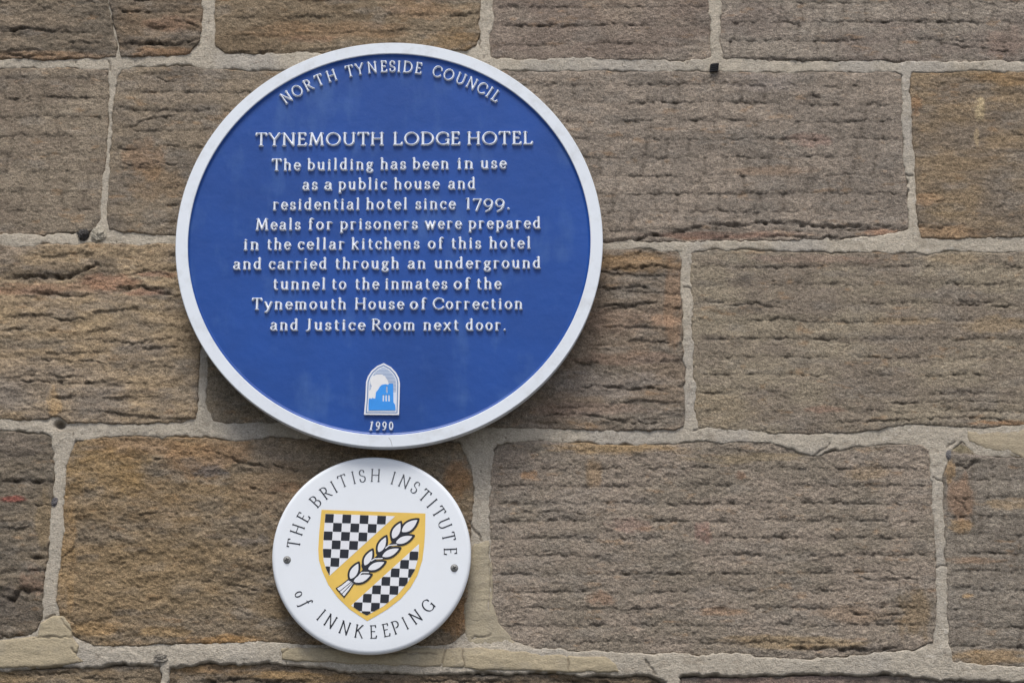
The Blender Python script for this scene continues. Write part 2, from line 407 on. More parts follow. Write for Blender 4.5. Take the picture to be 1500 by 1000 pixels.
# course C
stone([(-130, 364), (60, 360), (150, 358), (280, 360), (430, 362), (300, 470), (290, 540), (289, 600), (284, 612), (260, 617), (180, 620), (100, 618), (92, 612), (84, 608), (70, 613), (-130, 615)], (136, 119, 96), (115, 104, 91), 'rough', 29, 372, 4.6, base=1.5,
      patches=[(60, 423, 110, 9, (136, 101, 80), .6), (160, 412, 40, 12, (140, 98, 76), .6), (225, 402, 35, 5, RED, .7), (215, 428, 30, 6, (138, 96, 76), .6), (60, 398, 90, 12, SOOT, .7), (40, 575, 60, 14, (96, 90, 82), .5), (230, 535, 60, 14, (98, 92, 84), .5), (150, 462, 60, 10, (92, 86, 78), .45), (60, 502, 60, 8, (88, 84, 78), .5), (150, 385, 22, 10, SOOT, .6),
               (60, 480, 110, 25, (148, 128, 98), .5), (200, 470, 70, 30, (140, 122, 94), .4), (40, 500, 50, 10, (90, 86, 80), .5), (105, 465, 10, 8, SOOT, .5), (142, 457, 8, 6, SOOT, .5), (60, 560, 130, 35, (120, 110, 99), .6), (80, 590, 12, 20, (168, 138, 96), .6), (270, 590, 20, 40, TAN, .4)],
      cracks=[([(0, 411), (30, 407), (60, 405), (95, 407), (125, 398), (140, 388), (162, 392)], 5, 9), ([(165, 418), (180, 424), (205, 420), (240, 431), (266, 436)], 4.5, 8), ([(190, 402), (215, 398), (250, 404)], 3, 5), ([(40, 428), (75, 430), (118, 434), (160, 432)], 3, 5), ([(10, 465), (50, 462), (90, 470), (135, 468)], 3, 4), ([(100, 497), (150, 499), (195, 503), (245, 496), (270, 500)], 3, 4), ([(45, 527), (100, 528), (160, 532)], 2.5, 3), ([(0, 560), (60, 558), (110, 563), (175, 560), (235, 562)], 3, 4), ([(140, 528), (155, 542)], 2, 3)])
stone([(446, 362), (640, 362), (640, 622), (480, 621), (330, 619), (312, 615), (303, 600), (303, 560), (310, 480)], (112, 102, 87), (100, 92, 80), 'tooled', 29, 372, 1.5, base=0, patches=[(400, 600, 80, 20, TAN, .25)])
stone([(650, 364), (850, 366), (960, 367), (975, 370), (993, 369), (997, 380), (998, 470), (1003, 560), (1002, 622), (990, 627), (880, 629), (780, 625), (650, 622)], (114, 101, 87), (106, 97, 86), 'rough', 26, 378, 4.0, base=1,
      patches=[(930, 385, 70, 14, GOLD, .7), (985, 440, 14, 60, (134, 106, 82), .6), (975, 470, 22, 8, (156, 126, 102), .7), (900, 470, 60, 20, (116, 97, 84), .5), (860, 560, 110, 20, (118, 111, 104), .8), (930, 525, 80, 10, (124, 100, 85), .5), (870, 600, 110, 10, (122, 103, 92), .5), (960, 395, 25, 8, SOOT, .5), (900, 420, 60, 8, SOOT, .3)],
      cracks=[([(880, 394), (930, 392), (965, 390), (995, 396)], 3.5, 6), ([(885, 425), (925, 420), (960, 424)], 3, 5), ([(870, 452), (900, 448), (940, 447), (970, 443)], 3.5, 6), ([(845, 568), (890, 566), (940, 568), (990, 572)], 3.5, 6), ([(780, 610), (840, 606), (880, 610), (920, 618), (995, 620)], 3, 5)])
stone([(1014, 369), (1100, 367), (1160, 370), (1300, 371), (1500, 371), (1620, 371), (1620, 616), (1500, 622), (1440, 625), (1400, 622), (1330, 621), (1280, 630), (1240, 634), (1160, 634), (1080, 629), (1024, 626), (1018, 600), (1017, 500), (1012, 400)], (125, 115, 99), (113, 103, 91), 'tooled', 26.5, 390, 2.3, vert=.3, base=.5,
      patches=[(1090, 408, 10, 9, SOOT, .8), (1110, 453, 5, 3, SOOT, .9), (1460, 475, 50, 12, TAN, .6), (1330, 470, 50, 6, TAN, .5), (1400, 380, 50, 8, TAN, .4), (1200, 380, 90, 8, (130, 108, 95), .5), (1470, 620, 40, 5, (156, 112, 72), .7), (1040, 600, 60, 25, (130, 115, 92), .5), (1210, 600, 30, 5, (138, 100, 82), .4)],
      cracks=[([(1060, 448), (1110, 446), (1150, 450)], 2.5, 3.5), ([(1390, 445), (1440, 450), (1500, 448)], 2.5, 3.5), ([(1290, 593), (1340, 590), (1400, 586), (1500, 590)], 2.5, 3.5), ([(1200, 620), (1330, 614), (1430, 612), (1500, 620)], 2.5, 4)])
# course D
stone([(-240, 632), (20, 632), (60, 636), (76, 642), (80, 660), (79, 700), (72, 780), (64, 860), (60, 905), (50, 925), (30, 934), (-240, 938)], (107, 96, 81), (95, 87, 76), 'rough', 33, 640, 4.2, base=.5,
      patches=[(14, 730, 22, 5, (132, 66, 58), .85), (20, 895, 40, 40, (78, 70, 62), .7), (50, 850, 18, 20, (120, 94, 78), .6), (20, 650, 40, 20, (112, 102, 94), .4), (65, 760, 12, 40, (122, 104, 76), .6), (10, 870, 20, 15, SOOT, .7)],
      cracks=[([(0, 702), (35, 706), (70, 704)], 4, 6), ([(40, 812), (65, 818), (74, 812)], 4, 6), ([(0, 872), (20, 880), (35, 860), (50, 870)], 6, 9), ([(30, 736), (60, 741), (72, 738)], 2.5, 3.5), ([(0, 930), (20, 934), (40, 930)], 4, 6)])
stone([(112, 648), (140, 641), (220, 639), (300, 643), (350, 646), (400, 641), (500, 645), (640, 646), (672, 650), (684, 668), (690, 700), (692, 740), (688, 790), (684, 850), (680, 925), (660, 942), (560, 948), (420, 940), (300, 940), (200, 944), (140, 946), (106, 930), (88, 905), (84, 880), (90, 800), (97, 720), (100, 665)], (117, 100, 77), (110, 98, 82), 'pitched', 30, 640, 3.2, base=1.5, rough=1.5,
      patches=[(230, 655, 130, 16, (134, 106, 76), .6), (150, 690, 60, 40, (132, 106, 66), .6), (300, 672, 60, 25, (133, 104, 76), .6), (305, 690, 28, 8, (80, 78, 78), .9), (275, 678, 16, 8, (86, 82, 78), .6), (98, 800, 16, 90, (140, 112, 74), .55), (200, 804, 18, 5, (84, 80, 76), .8), (343, 760, 7, 4, SOOT, .8), (355, 795, 22, 6, (90, 84, 80), .7), (385, 790, 10, 8, (88, 84, 80), .7), (250, 840, 160, 60, (120, 103, 78), .6), (430, 660, 100, 20, (124, 112, 98), .7), (410, 710, 60, 40, (124, 106, 86), .6), (418, 715, 25, 8, (110, 84, 62), .7), (320, 938, 60, 8, (156, 118, 72), .7), (240, 925, 40, 8, (158, 128, 84), .5), (140, 920, 40, 10, (146, 118, 80), .6), (130, 720, 8, 8, SOOT, .3),
               (670, 700, 20, 30, (132, 96, 60), .7), (665, 900, 22, 30, (136, 98, 56), .6), (640, 670, 40, 16, (120, 112, 100), .5), (230, 750, 60, 25, (118, 96, 66), .5)],
      cracks=[([(92, 818), (106, 806), (114, 792), (150, 790)], 2.5, 4), ([(335, 670), (370, 681), (410, 684), (450, 692)], 3.5, 6), ([(190, 668), (230, 672), (262, 668)], 2.5, 3), ([(360, 712), (390, 722), (425, 728)], 3, 4), ([(290, 848), (330, 855), (370, 862), (400, 870)], 2.5, 3), ([(190, 755), (240, 750), (265, 752)], 2, 3), ([(360, 812), (400, 806)], 2, 3)])
stone([(722, 665), (730, 652), (780, 646), (860, 650), (960, 652), (1010, 650), (1080, 645), (1130, 648), (1170, 662), (1200, 667), (1225, 658), (1300, 652), (1350, 652), (1361, 660), (1364, 720), (1368, 800), (1372, 900), (1366, 938), (1340, 950), (1260, 958), (1180, 964), (1060, 958), (900, 955), (780, 948), (748, 936), (722, 912), (718, 800), (718, 720)], (126, 115, 103), (115, 106, 94), 'tooled', 25.5, 660, 2.6, vert=.5, base=.5, rough=1.35, crev=.85,
      patches=[(900, 655, 110, 10, (146, 118, 76), .7), (870, 690, 12, 20, (138, 112, 80), .6), (775, 695, 12, 6, (150, 112, 74), .7), (920, 770, 30, 12, (122, 88, 80), .4), (1030, 780, 12, 16, (120, 80, 74), .5), (1085, 695, 8, 6, (112, 78, 58), .6), (880, 875, 20, 12, (128, 92, 68), .5), (1340, 900, 25, 40, (120, 98, 66), .6), (1260, 900, 60, 15, (124, 98, 72), .4), (1100, 670, 90, 8, (138, 120, 88), .5), (1160, 940, 110, 10, (138, 116, 80), .6), (1270, 690, 30, 12, (136, 114, 84), .5), (1300, 950, 60, 8, (88, 80, 72), .6), (1060, 895, 40, 6, (146, 110, 78), .5), (1060, 660, 40, 10, (92, 84, 76), .4)],
      cracks=[([(1255, 845), (1290, 850), (1330, 848), (1352, 850)], 3.5, 5), ([(1240, 898), (1290, 902), (1340, 900)], 3.5, 5), ([(1150, 950), (1200, 948), (1260, 952), (1335, 950)], 4.5, 7), ([(760, 750), (800, 748), (860, 752)], 2, 3), ([(870, 890), (930, 893), (980, 888)], 2.5, 3), ([(900, 838), (960, 842), (1010, 840)], 2.2, 3)])
stone([(1394, 662), (1410, 650), (1430, 668), (1470, 671), (1560, 668), (1850, 668), (1850, 972), (1500, 975), (1440, 973), (1396, 968), (1390, 940), (1388, 860), (1384, 760), (1384, 700)], (119, 111, 100), (110, 102, 92), 'tooled', 27, 675, 2.2, vert=1.1, base=1,
      patches=[(1408, 735, 20, 36, (132, 102, 78), .7), (1392, 690, 8, 16, (142, 116, 82), .8), (1450, 665, 60, 6, (130, 118, 112), .5), (1415, 658, 30, 8, (116, 106, 76), .7), (1470, 738, 40, 8, (142, 118, 84), .6), (1420, 820, 50, 6, (138, 104, 72), .5), (1440, 962, 70, 10, (150, 122, 82), .6), (1405, 770, 20, 10, (134, 110, 76), .7), (1418, 872, 8, 4, (176, 140, 90), .7)],
      cracks=[([(1396, 682), (1412, 684), (1438, 675)], 6, 10), ([(1392, 722), (1410, 738), (1426, 762), (1430, 800)], 3, 4), ([(1400, 650), (1415, 648), (1440, 660)], 3, 5)])
# course E (bottom)
stone([(-200, 986), (60, 980), (125, 979), (200, 975), (236, 976), (238, 990), (235, 1040), (233, 1235), (-200, 1235)], (120, 103, 80), (106, 94, 78), 'rough', 24, 990, 3.4, base=-3,
      patches=[(60, 990, 90, 8, TAN, .5)], cracks=[([(0, 985), (60, 986), (120, 984)], 3, 5)])
stone([(248, 978), (300, 974), (400, 970), (500, 986), (640, 988), (800, 988), (900, 992), (945, 990), (975, 1002), (968, 1100), (965, 1235), (246, 1235), (246, 1000)], (106, 92, 74), (92, 82, 70), 'rough', 22, 998, 4.5, base=-3,
      patches=[(330, 980, 60, 8, GOLD, .6), (440, 990, 80, 8, (150, 120, 76), .6), (350, 997, 70, 5, SOOT, .8), (600, 996, 120, 8, (116, 98, 78), .4)],
      cracks=[([(285, 999), (340, 994), (420, 998)], 5, 8), ([(600, 998), (680, 996), (760, 1000)], 3, 5), ([(800, 998), (860, 996), (920, 1002)], 3, 5)])
stone([(998, 994), (1040, 992), (1120, 992), (1200, 990), (1320, 990), (1400, 997), (1500, 1000), (1600, 1000), (1600, 1235), (985, 1235), (988, 1020)], (110, 96, 88), (98, 90, 82), 'rough', 24, 1002, 3, base=-3,
      patches=[(1100, 1000, 60, 8, (132, 106, 96), .5)])
# outside the frame, seen only from a step to the side
OUT = []
def outer(x0, x1, y0, y1):
    c = random.choice([(116, 105, 90), (122, 112, 99), (110, 98, 80), (124, 108, 84)])
    STONES.append(dict(poly=[(x0, y0), (x1, y0 + random.uniform(-3, 3)), (x1 + random.uniform(-5, 5), y1), (x0 + random.uniform(-4, 4), y1)], col=G(*c), col2=G(c[0] - 12, c[1] - 11, c[2] - 10),
                       style=random.choice(['tooled', 'rough']), pitch=28, y0=y0 + 12, amp=2.8, vert=.4, base=random.uniform(-1, 2), patches=(), cracks=(), rough=1.0, crev=1.0, cell=6.0))
for (y0, y1, xl, xr) in [(-165, 86, -176, 1656), (104, 344, -106, 1806), (362, 617, -146, 1636), (634, 950, -256, 1866), (984, 1235, -216, 1616)]:
    outer(xl - 430, xl, y0, y1); outer(xr, xr + 460, y0, y1)
for (y0, y1, off) in [(-430, -181, -560), (1251, 1500, -640)]:
    x = off
    while x < 2000:
        w = random.uniform(360, 560); outer(x, x + w - 15, y0, y1); x += w

def warp(U, V, seed):
    w1 = 2.6 * fbm(U / 30, V / 30, 2, seed) + 1.1 * vn(U / 6.5, V / 6.5, seed + 5)
    w2 = 2.4 * fbm(U / 34, V / 30, 2, seed + 9) + 1.0 * vn(U / 7, V / 6, seed + 6)
    return U + w1, V + w2

TONE = np.array([1.41, 1.41, 1.40])[:, None, None]
for k, s in enumerate(STONES):
    pol = np.array(s['poly'], float)
    x0, y0 = pol.min(0) - 9; x1, y1 = pol.max(0) + 9
    fine = s['cell']
    au = axis(x0, x1, -14, 1514, fine, 6.0); av = axis(y0, y1, -14, 1014, fine, 6.0)
    U, V = np.meshgrid(au, av)
    sd_ = 100 + k * 37
    Uw, Vw = warp(U, V, sd_)
    d = -poly_sdf(Uw, Vw, s['poly']) + 0.9          # inside positive, px
    H = np.full(U.shape, float(s['base']))
    dirt_dark = np.zeros(U.shape)
    a = s['rough']
    # broad undulation, chisel-scale and grain-scale relief (mm)
    H += 2.2 * fbm(U / 130, V / 80, 3, sd_ + 1)
    H += a * 1.0 * fbm(U / 24, V / 15, 3, sd_ + 2)
    fine_ = fbm(U / 7, V / 4.6, 3, sd_ + 3, gain=.8)
    H += a * 0.62 * fine_
    H += a * 0.40 * vn(U / 2.6, V / 2.0, sd_ + 11)
    style = s['style']
    if style == 'tooled':
        vv = V + 3.4 * fbm(U / 75, V / 50, 3, sd_ + 4) + 1.5 * fbm(U / 11, V / 12, 2, sd_ + 14)
        t = (vv - s['y0']) / s['pitch'] + 40
        K = np.floor(t); f = t - K
        def strength(kk):
            q = fbm(U / 48 + 7.7 * kk, kk * 5.13, 3, sd_ + 7)
            return sstep(-0.42, 0.22, q) * (0.45 + 0.55 * sstep(-0.5, 0.4, vn(U / 9 + kk * 3.3, kk * 1.7, sd_ + 17)))
        draft = 0.12 + 0.88 * sstep(3, 20 + 10 * vn(K * 1.7, U * 0, sd_ + 19), d)
        sb = strength(K + 1) * draft; st = strength(K) * draft
        H += s['amp'] * 0.42 * (0.15 + 0.85 * sb) * (f ** 1.8 - 0.25)
        dn = (1 - f) * s['pitch']; up = f * s['pitch']
        jag = 1.7 * vn(U / 4.2, V / 5.0, sd_ + 23) + 1.4 * vn(U / 10, V / 9, sd_ + 24)
        near = np.minimum(dn, up); stn = np.where(dn < up, sb, st); kn = np.where(dn < up, K + 1, K)
        side_ = np.where(dn < up, -dn, up) + jag
        wv = 1.15 + .5 * vn(U / 7, kn * 1.3, sd_ + 18)
        dash = sstep(-0.38, 0.25, fbm(U / 9 + kn * 7.1, V / 7, 2, sd_ + 25)) 
        core = np.exp(-(side_ / wv) ** 2) * stn * dash
        halo = np.exp(-(side_ / 4.6) ** 2) * stn
        H -= s['amp'] * (0.50 * halo + 0.62 * core)
        dirt_dark += s['crev'] * (0.36 * halo * (0.6 + 0.9 * fbm(U / 6, V / 3.5, 2, sd_ + 26)) + 0.52 * core)  # colour darkened along each tool groove, broad band plus thin core
        if s['vert'] > 0:
            uu = U + 2.5 * vn(U / 30, V / 14, sd_ + 8)
            tt = uu / 31.0 + 13.7 + 0.37 * np.floor(t / 1.0) * 0.5
            e = np.abs(tt - np.round(tt)) * 31.0
            vs_ = sstep(-0.35, 0.35, vn(np.round(tt) * 3.1, K * 2.3, sd_ + 9))
            e = e + 1.5 * vn(U / 5, V / 5, sd_ + 10)
            gv_ = (0.5 * np.exp(-(e / 1.6) ** 2) + 0.5 * np.exp(-(e / 4.5) ** 2)) * vs_ * s['vert'] * draft
            H -= 0.8 * gv_; dirt_dark += 0.40 * gv_  # vertical tool marks cut in and darkened in colour
    else:
        w = 9 if style == 'rough' else 22
        vv = V + w * fbm(U / 120, V / 70, 3, sd_ + 4) + 3.4 * fbm(U / 22, V / 16, 3, sd_ + 14)
        t = (vv - s['y0']) / s['pitch'] + 40
        t = t + 0.35 * vn(t * 0.7, U / 260, sd_ + 15)
        K = np.floor(t); f = t - K
        def strength(kk):
            q = fbm(U / 40 + 5.1 * kk, kk * 3.7, 3, sd_ + 7)
            return sstep(-0.12 if style == 'rough' else 0.12, 0.5, q)
        sb = strength(K + 1); st = strength(K)
        H += s['amp'] * (0.2 if style == 'pitched' else 0.62) * (0.10 + 0.90 * sb) * (f ** 1.8 - 0.2)
        dn = (1 - f) * s['pitch']; up = f * s['pitch']
        jag = 2.0 * vn(U / 4.5, V / 5.0, sd_ + 23) + 2.0 * vn(U / 11, V / 9, sd_ + 24)
        rowk = 0.35 if style == 'pitched' else 1.0
        stn = np.where(dn < up, sb, st) * rowk; kn = np.where(dn < up, K + 1, K)
        if style == 'pitched': H += 2.0 * fbm(U / 34, V / 24, 3, sd_ + 27, gain=.6)
        side_ = np.where(dn < up, -dn, up) + jag
        dash = sstep(-0.2, 0.4, fbm(U / 11 + kn * 7.1, V / 7, 2, sd_ + 25))
        core = np.exp(-(side_ / (1.35 + .6 * vn(U / 8, kn, sd_ + 18))) ** 2) * stn * dash
        halo = np.exp(-(side_ / 5.5) ** 2) * stn
        H -= s['amp'] * (0.30 * halo + 0.42 * core)
        dirt_dark += s['crev'] * (0.26 * halo * (0.6 + 0.8 * fbm(U / 6, V / 3.5, 2, sd_ + 26)) + 0.6 * core)
        rd = 1 - np.abs(fbm(U / 60, V / 17, 4, sd_ + 20, gain=.62)) * 2
        H += 0.12 * s['amp'] * rd
        H += s['amp'] * 0.34 * fbm(U / 15, V / 9, 3, sd_ + 21, gain=.6)
    # named cracks: a lip above, a slot below it
    for pts, wd, dep in s['cracks']:
        U2 = U + 2.5 * vn(U / 12, V / 12, sd_ + 30); V2 = V + 3.0 * fbm(U / 13, V / 12, 2, sd_ + 31) + 1.5 * vn(U / 4.5, V / 5, sd_ + 32)
        dist, side, run = line_dist(U2, V2, pts)
        tap = np.clip(np.minimum(run, 1 - run) * 7, 0, 1) * (0.65 + 0.35 * vn(U / 11, V * 0, sd_ + 33))
        tap = tap * (0.35 + 0.65 * sstep(-0.45, 0.2, vn(U / 8, V / 8, sd_ + 34)))
        core = np.exp(-(dist / (wd * 0.52)) ** 2) * tap
        lip = np.exp(-(dist / (wd * 3.0)) ** 2) * (side < 0) * tap
        H += dep * 0.28 * lip
        H -= dep * 0.8 * core
        dirt_dark += 0.75 * core + 0.34 * np.exp(-(dist / (wd * 2.0)) ** 2) * tap * (0.6 + fbm(U / 9, V / 5, 2, sd_ + 35))
    # arris and the flank that dives into the joint
    edge = np.clip(d, 0, None)
    H -= np.clip(0.9 + 1.3 * vn(U / 30, V / 30, sd_ + 40), 0, 3) * np.exp(-edge / 3.0)
    H = np.where(d < 0, H - 4.0 * np.clip(-d, 0, 6), H)
    # colour of the stone itself
    mixv = sstep(-0.45, 0.45, fbm(U / 70, V / 34, 4, sd_ + 50) + 0.25 * fbm(U / 40, V / 6, 2, sd_ + 51))
    c = s['col'][:, None, None] * (1 - mixv) + s['col2'][:, None, None] * mixv
    lum = 1 + 0.16 * fbm(U / 14, V / 7, 4, sd_ + 52, gain=.75) + 0.16 * vn(U / 3.6, V / 2.1, sd_ + 53) + 0.12 * fine_
    c = c * lum
    # iron-rich warm flecks and cool grey bloom
    fl = sstep(0.34, 0.66, fbm(U / 28, V / 9, 4, sd_ + 54, gain=.6)) * 0.35
    c = c * (1 - fl) + G(138, 108, 76)[:, None, None] * fl
    gy = sstep(0.10, 0.5, fbm(U / 45, V / 16, 4, sd_ + 55)) * 0.35
    c = c * (1 - gy) + G(116, 110, 102)[:, None, None] * gy * lum + 0 * c
    for (pu, pv, ru, rv, pc, stg) in s['patches']:
        q = ((U - pu) / ru) ** 2 + ((V - pv) / rv) ** 2
        nz = fbm(U / (ru * .4 + 4), V / (rv * .5 + 3), 4, sd_ + 60 + int(pu) % 50, gain=.65)
        wgt = stg * 0.72 * sstep(1.5, 0.25, q + 1.3 * nz)
        c = c * (1 - wgt) + G(*pc)[:, None, None] * wgt * lum
    # soot in the cracks, and the darkening along the tool grooves
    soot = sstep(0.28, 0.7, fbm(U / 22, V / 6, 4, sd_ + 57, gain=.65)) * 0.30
    dk = np.clip(dirt_dark * (0.75 + 0.5 * vn(U / 5, V / 5, sd_ + 58)) + soot, 0, 0.85)
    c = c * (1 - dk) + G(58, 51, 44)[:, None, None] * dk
    X, Z = P(U, V, 0.0)
    keep = d > -6.0
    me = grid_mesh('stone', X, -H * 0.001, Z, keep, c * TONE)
    link_mesh('stone', me, M_stone, wall)

# ------------------------------------------------------------------ mortar: one sheet of pointing between the stones
au = axis(-640, 2240, -14, 1514, 1.5, 8.0); av = axis(-430, 1500, -14, 1014, 1.5, 8.0)
U, V = np.meshgrid(au, av)
SD = np.full(U.shape, 60.0)
for k, s in enumerate(STONES):
    pol = np.array(s['poly'], float)
    x0, y0 = pol.min(0) - 30; x1, y1 = pol.max(0) + 30
    i0, i1 = np.searchsorted(au, [x0, x1]); j0, j1 = np.searchsorted(av, [y0, y1])
    u = U[j0:j1, i0:i1]; v = V[j0:j1, i0:i1]
    if u.size == 0: continue
    uw, vw = warp(u, v, 100 + k * 37)
    SD[j0:j1, i0:i1] = np.minimum(SD[j0:j1, i0:i1], poly_sdf(uw, vw, s['poly']))
ov = 0.1 + 2.2 * fbm(U / 34, V / 34, 3, 901) + 1.3 * vn(U / 7, V / 7, 902)
gyv = np.gradient(SD, axis=0) / np.gradient(V, axis=0)
ov = ov - 3.2 * sstep(930, 960, V) * sstep(0.3, 0.8, -gyv) * sstep(-.5, .1, fbm(U / 60, V * 0, 3, 931)) - 2.2 * sstep(0.2, 0.8, -gyv) * sstep(-0.25, 0.35, fbm(U / 45, V / 45, 3, 921)) - 1.2 * sstep(0.0, 0.5, fbm(U / 30, V / 30, 3, 922))
dm = SD + ov
H = -0.1 + 2.0 * sstep(930, 955, V) * sstep(1100, 1000, V) + 1.1 * fbm(U / 60, V / 40, 3, 903) + 0.5 * fbm(U / 14, V / 12, 3, 904) + 0.42 * fbm(U / 4.5, V / 4, 2, 905, gain=.7)
H -= 0.6 * np.exp(-np.clip(dm, 0, None) / 2.0)
H -= 3.5 * np.clip(-dm, 0, 6)
# pits, hairlines and a few open holes
pt = sstep(0.86, 0.95, vn(U / 3.0, V / 3.0, 906)); H -= 0.9 * pt
hl = np.zeros(U.shape)
for pts in [[(140, 156), (152, 149), (158, 142)], [(475, 262), (478, 280)], [(400, 102), (412, 108), (420, 104)], [(1325, 255), (1337, 257)], [(84, 732), (73, 728)], [(1190, 668), (1205, 660), (1215, 650)],
            [(160, 90), (160, 102)], [(1030, 626), (1015, 630)], [(700, 52), (705, 70)], [(1386, 655), (1400, 648)], [(65, 905), (80, 900)], [(945, 965), (960, 985)], [(230, 960), (236, 975)],
            [(1003, 420), (1014, 424)], [(690, 770), (705, 790)], [(1366, 700), (1384, 706)], [(1372, 830), (1388, 826)]]:
    dd, _, _ = line_dist(U + 2 * vn(U / 5, V / 5, 907), V + 2 * vn(U / 6, V / 5, 908), pts)
    hl = np.maximum(hl, np.exp(-(dd / 1.3) ** 2))
H -= 2.2 * hl
hole = np.exp(-(((U - 88) / 8) ** 2 + ((V - 622) / 6) ** 2) ** 2) + np.exp(-(((U - 1392) / 4) ** 2 + ((V - 668) / 5) ** 2) ** 2)
hole = hole + np.exp(-(((U - 122) / 9) ** 2 + ((V - 343) / 9) ** 2) ** 2) * .6
H -= 9 * hole
c = G(163, 154, 139)[:, None, None] * (1 + 0.10 * fbm(U / 40, V / 40, 4, 910) + 0.06 * vn(U / 3, V / 3, 911))
cool = sstep(-0.1, 0.5, fbm(U / 90, V / 90, 3, 912)); c = c * (1 - .5 * cool) + G(150, 145, 138)[:, None, None] * .5 * cool
lower = sstep(400, 900, V) * .35; c = c * (1 - lower) + G(150, 143, 131)[:, None, None] * lower
st = sstep(0.25, 0.6, fbm(U / 18, V / 10, 4, 913)) * 0.3; c = c * (1 - st) + G(112, 101, 86)[:, None, None] * st
pd = np.clip(0.6 * pt + 0.6 * hl + .8 * hole + .12 * np.exp(-np.clip(dm, 0, None) / 1.2), 0, .85); c = c * (1 - pd) + G(74, 66, 57)[:, None, None] * pd
wh = sstep(.45, .75, fbm(U / 9, V / 6, 3, 915)) * .35 * sstep(1150, 1250, U); c = c * (1 - wh) + G(196, 190, 180)[:, None, None] * wh
X, Z = P(U, V, 0.0)
me = grid_mesh('mortar', X, -H * 0.001, Z, dm > -6.0, c * 1.22)
link_mesh('mortar', me, M_mortar, wall)

# newer buff mortar smeared over the joints
def repair(poly, hairs, seed, base=3.6, tone=(159, 147, 123)):
    pol = np.array(poly, float); x0, y0 = pol.min(0) - 9; x1, y1 = pol.max(0) + 9
    u = np.arange(x0, x1, 1.5); v = np.arange(y0, y1, 1.5)
    U, V = np.meshgrid(u, v)
    Uw, Vw = U + 1.6 * fbm(U / 14, V / 14, 3, seed), V + 2.0 * fbm(U / 16, V / 14, 3, seed + 1)
    d = -poly_sdf(Uw, Vw, poly)
    H = base + 0.9 * fbm(U / 60, V / 12, 3, seed + 2) + .15 * fbm(U / 5, V / 5, 2, seed + 3)
    H -= 1.0 * np.exp(-np.clip(d, 0, None) / 2.5) + 3.5 * np.clip(-d, 0, 6)
    hl = np.zeros(U.shape)
    for pts in hairs:
        dd, _, _ = line_dist(U + 2 * vn(U / 6, V / 6, seed + 4), V + 2 * vn(U / 6, V / 6, seed + 5), pts)
        hl = np.maximum(hl, np.exp(-(dd / 1.1) ** 2))
    H -= 1.6 * hl
    c = G(*tone)[:, None, None] * (1 + .07 * fbm(U / 30, V / 12, 3, seed + 6))
    gg = .4 * sstep(0, .5, fbm(U / 25, V / 25, 3, seed + 8)); c = c * (1 - gg) + G(148, 139, 122)[:, None, None] * gg
    pd = np.clip(.6 * hl + .3 * np.exp(-np.clip(d, 0, None) / 1.5), 0, .8); c = c * (1 - pd) + G(84, 74, 60)[:, None, None] * pd
    X, Z = P(U, V, 0.0)
    link_mesh('repair_mortar', grid_mesh('repair_mortar', X, -H * 0.001, Z, d > -6, c * 1.18), M_repair, wall)
repair([(-150, 938), (0, 938), (30, 935), (56, 932), (60, 912), (78, 902), (92, 903), (104, 914), (106, 932), (116, 944), (112, 960), (124, 968), (100, 973), (40, 977), (-150, 980)], [[(50, 934), (80, 933), (112, 932)], [(90, 905), (104, 925)], [(106, 950), (120, 966)]], 2001)
repair([(692, 792), (700, 795), (716, 790), (721, 830), (722, 880), (730, 912), (748, 930), (758, 944), (700, 944), (682, 942), (680, 900), (678, 870), (688, 830)], [[(716, 800), (719, 850), (716, 895)], [(690, 934), (720, 930)], [(700, 790), (690, 800)]], 2101, base=1.0, tone=(155, 145, 124))
repair([(412, 950), (440, 948), (560, 950), (700, 948), (800, 958), (890, 962), (902, 972), (906, 984), (850, 984), (700, 980), (640, 976), (520, 972), (414, 966)], [[(654, 948), (646, 976)], [(678, 948), (680, 975)], [(832, 960), (833, 982)], [(560, 955), (640, 958)], [(410, 958), (425, 950)]], 2201, base=3.6, tone=(158, 146, 122))
repair([(1416, 632), (1440, 633), (1500, 628), (1580, 628), (1580, 676), (1500, 672), (1470, 662), (1440, 656), (1420, 646)], [[(1452, 664), (1480, 662), (1500, 672)]], 2301, base=.8, tone=(156, 144, 122))
# the bed of old mortar behind everything
X, Z = P(np.array([-640., 2240.]), np.array([500., 500.]))
bm_, nt, b = new_mat('old_bed_mortar'); b.inputs['Base Color'].default_value = (0.12, 0.10, 0.08, 1); b.inputs['Roughness'].default_value = 1
x0, x1 = X[0], X[1]; z0, z1 = -0.02, 3.6
v = [(x0, .013, z0), (x1, .013, z0), (x1, .013, z1), (x0, .013, z1), (x0, .45, z0), (x1, .45, z0), (x1, .45, z1), (x0, .45, z1)]
me = bpy.data.meshes.new('mortar_bed'); me.from_pydata(v, [], [(0, 1, 2, 3), (5, 4, 7, 6), (4, 0, 3, 7), (1, 5, 6, 2), (3, 2, 6, 7), (4, 5, 1, 0)])
link_mesh('mortar_bed', me, bm_, wall)

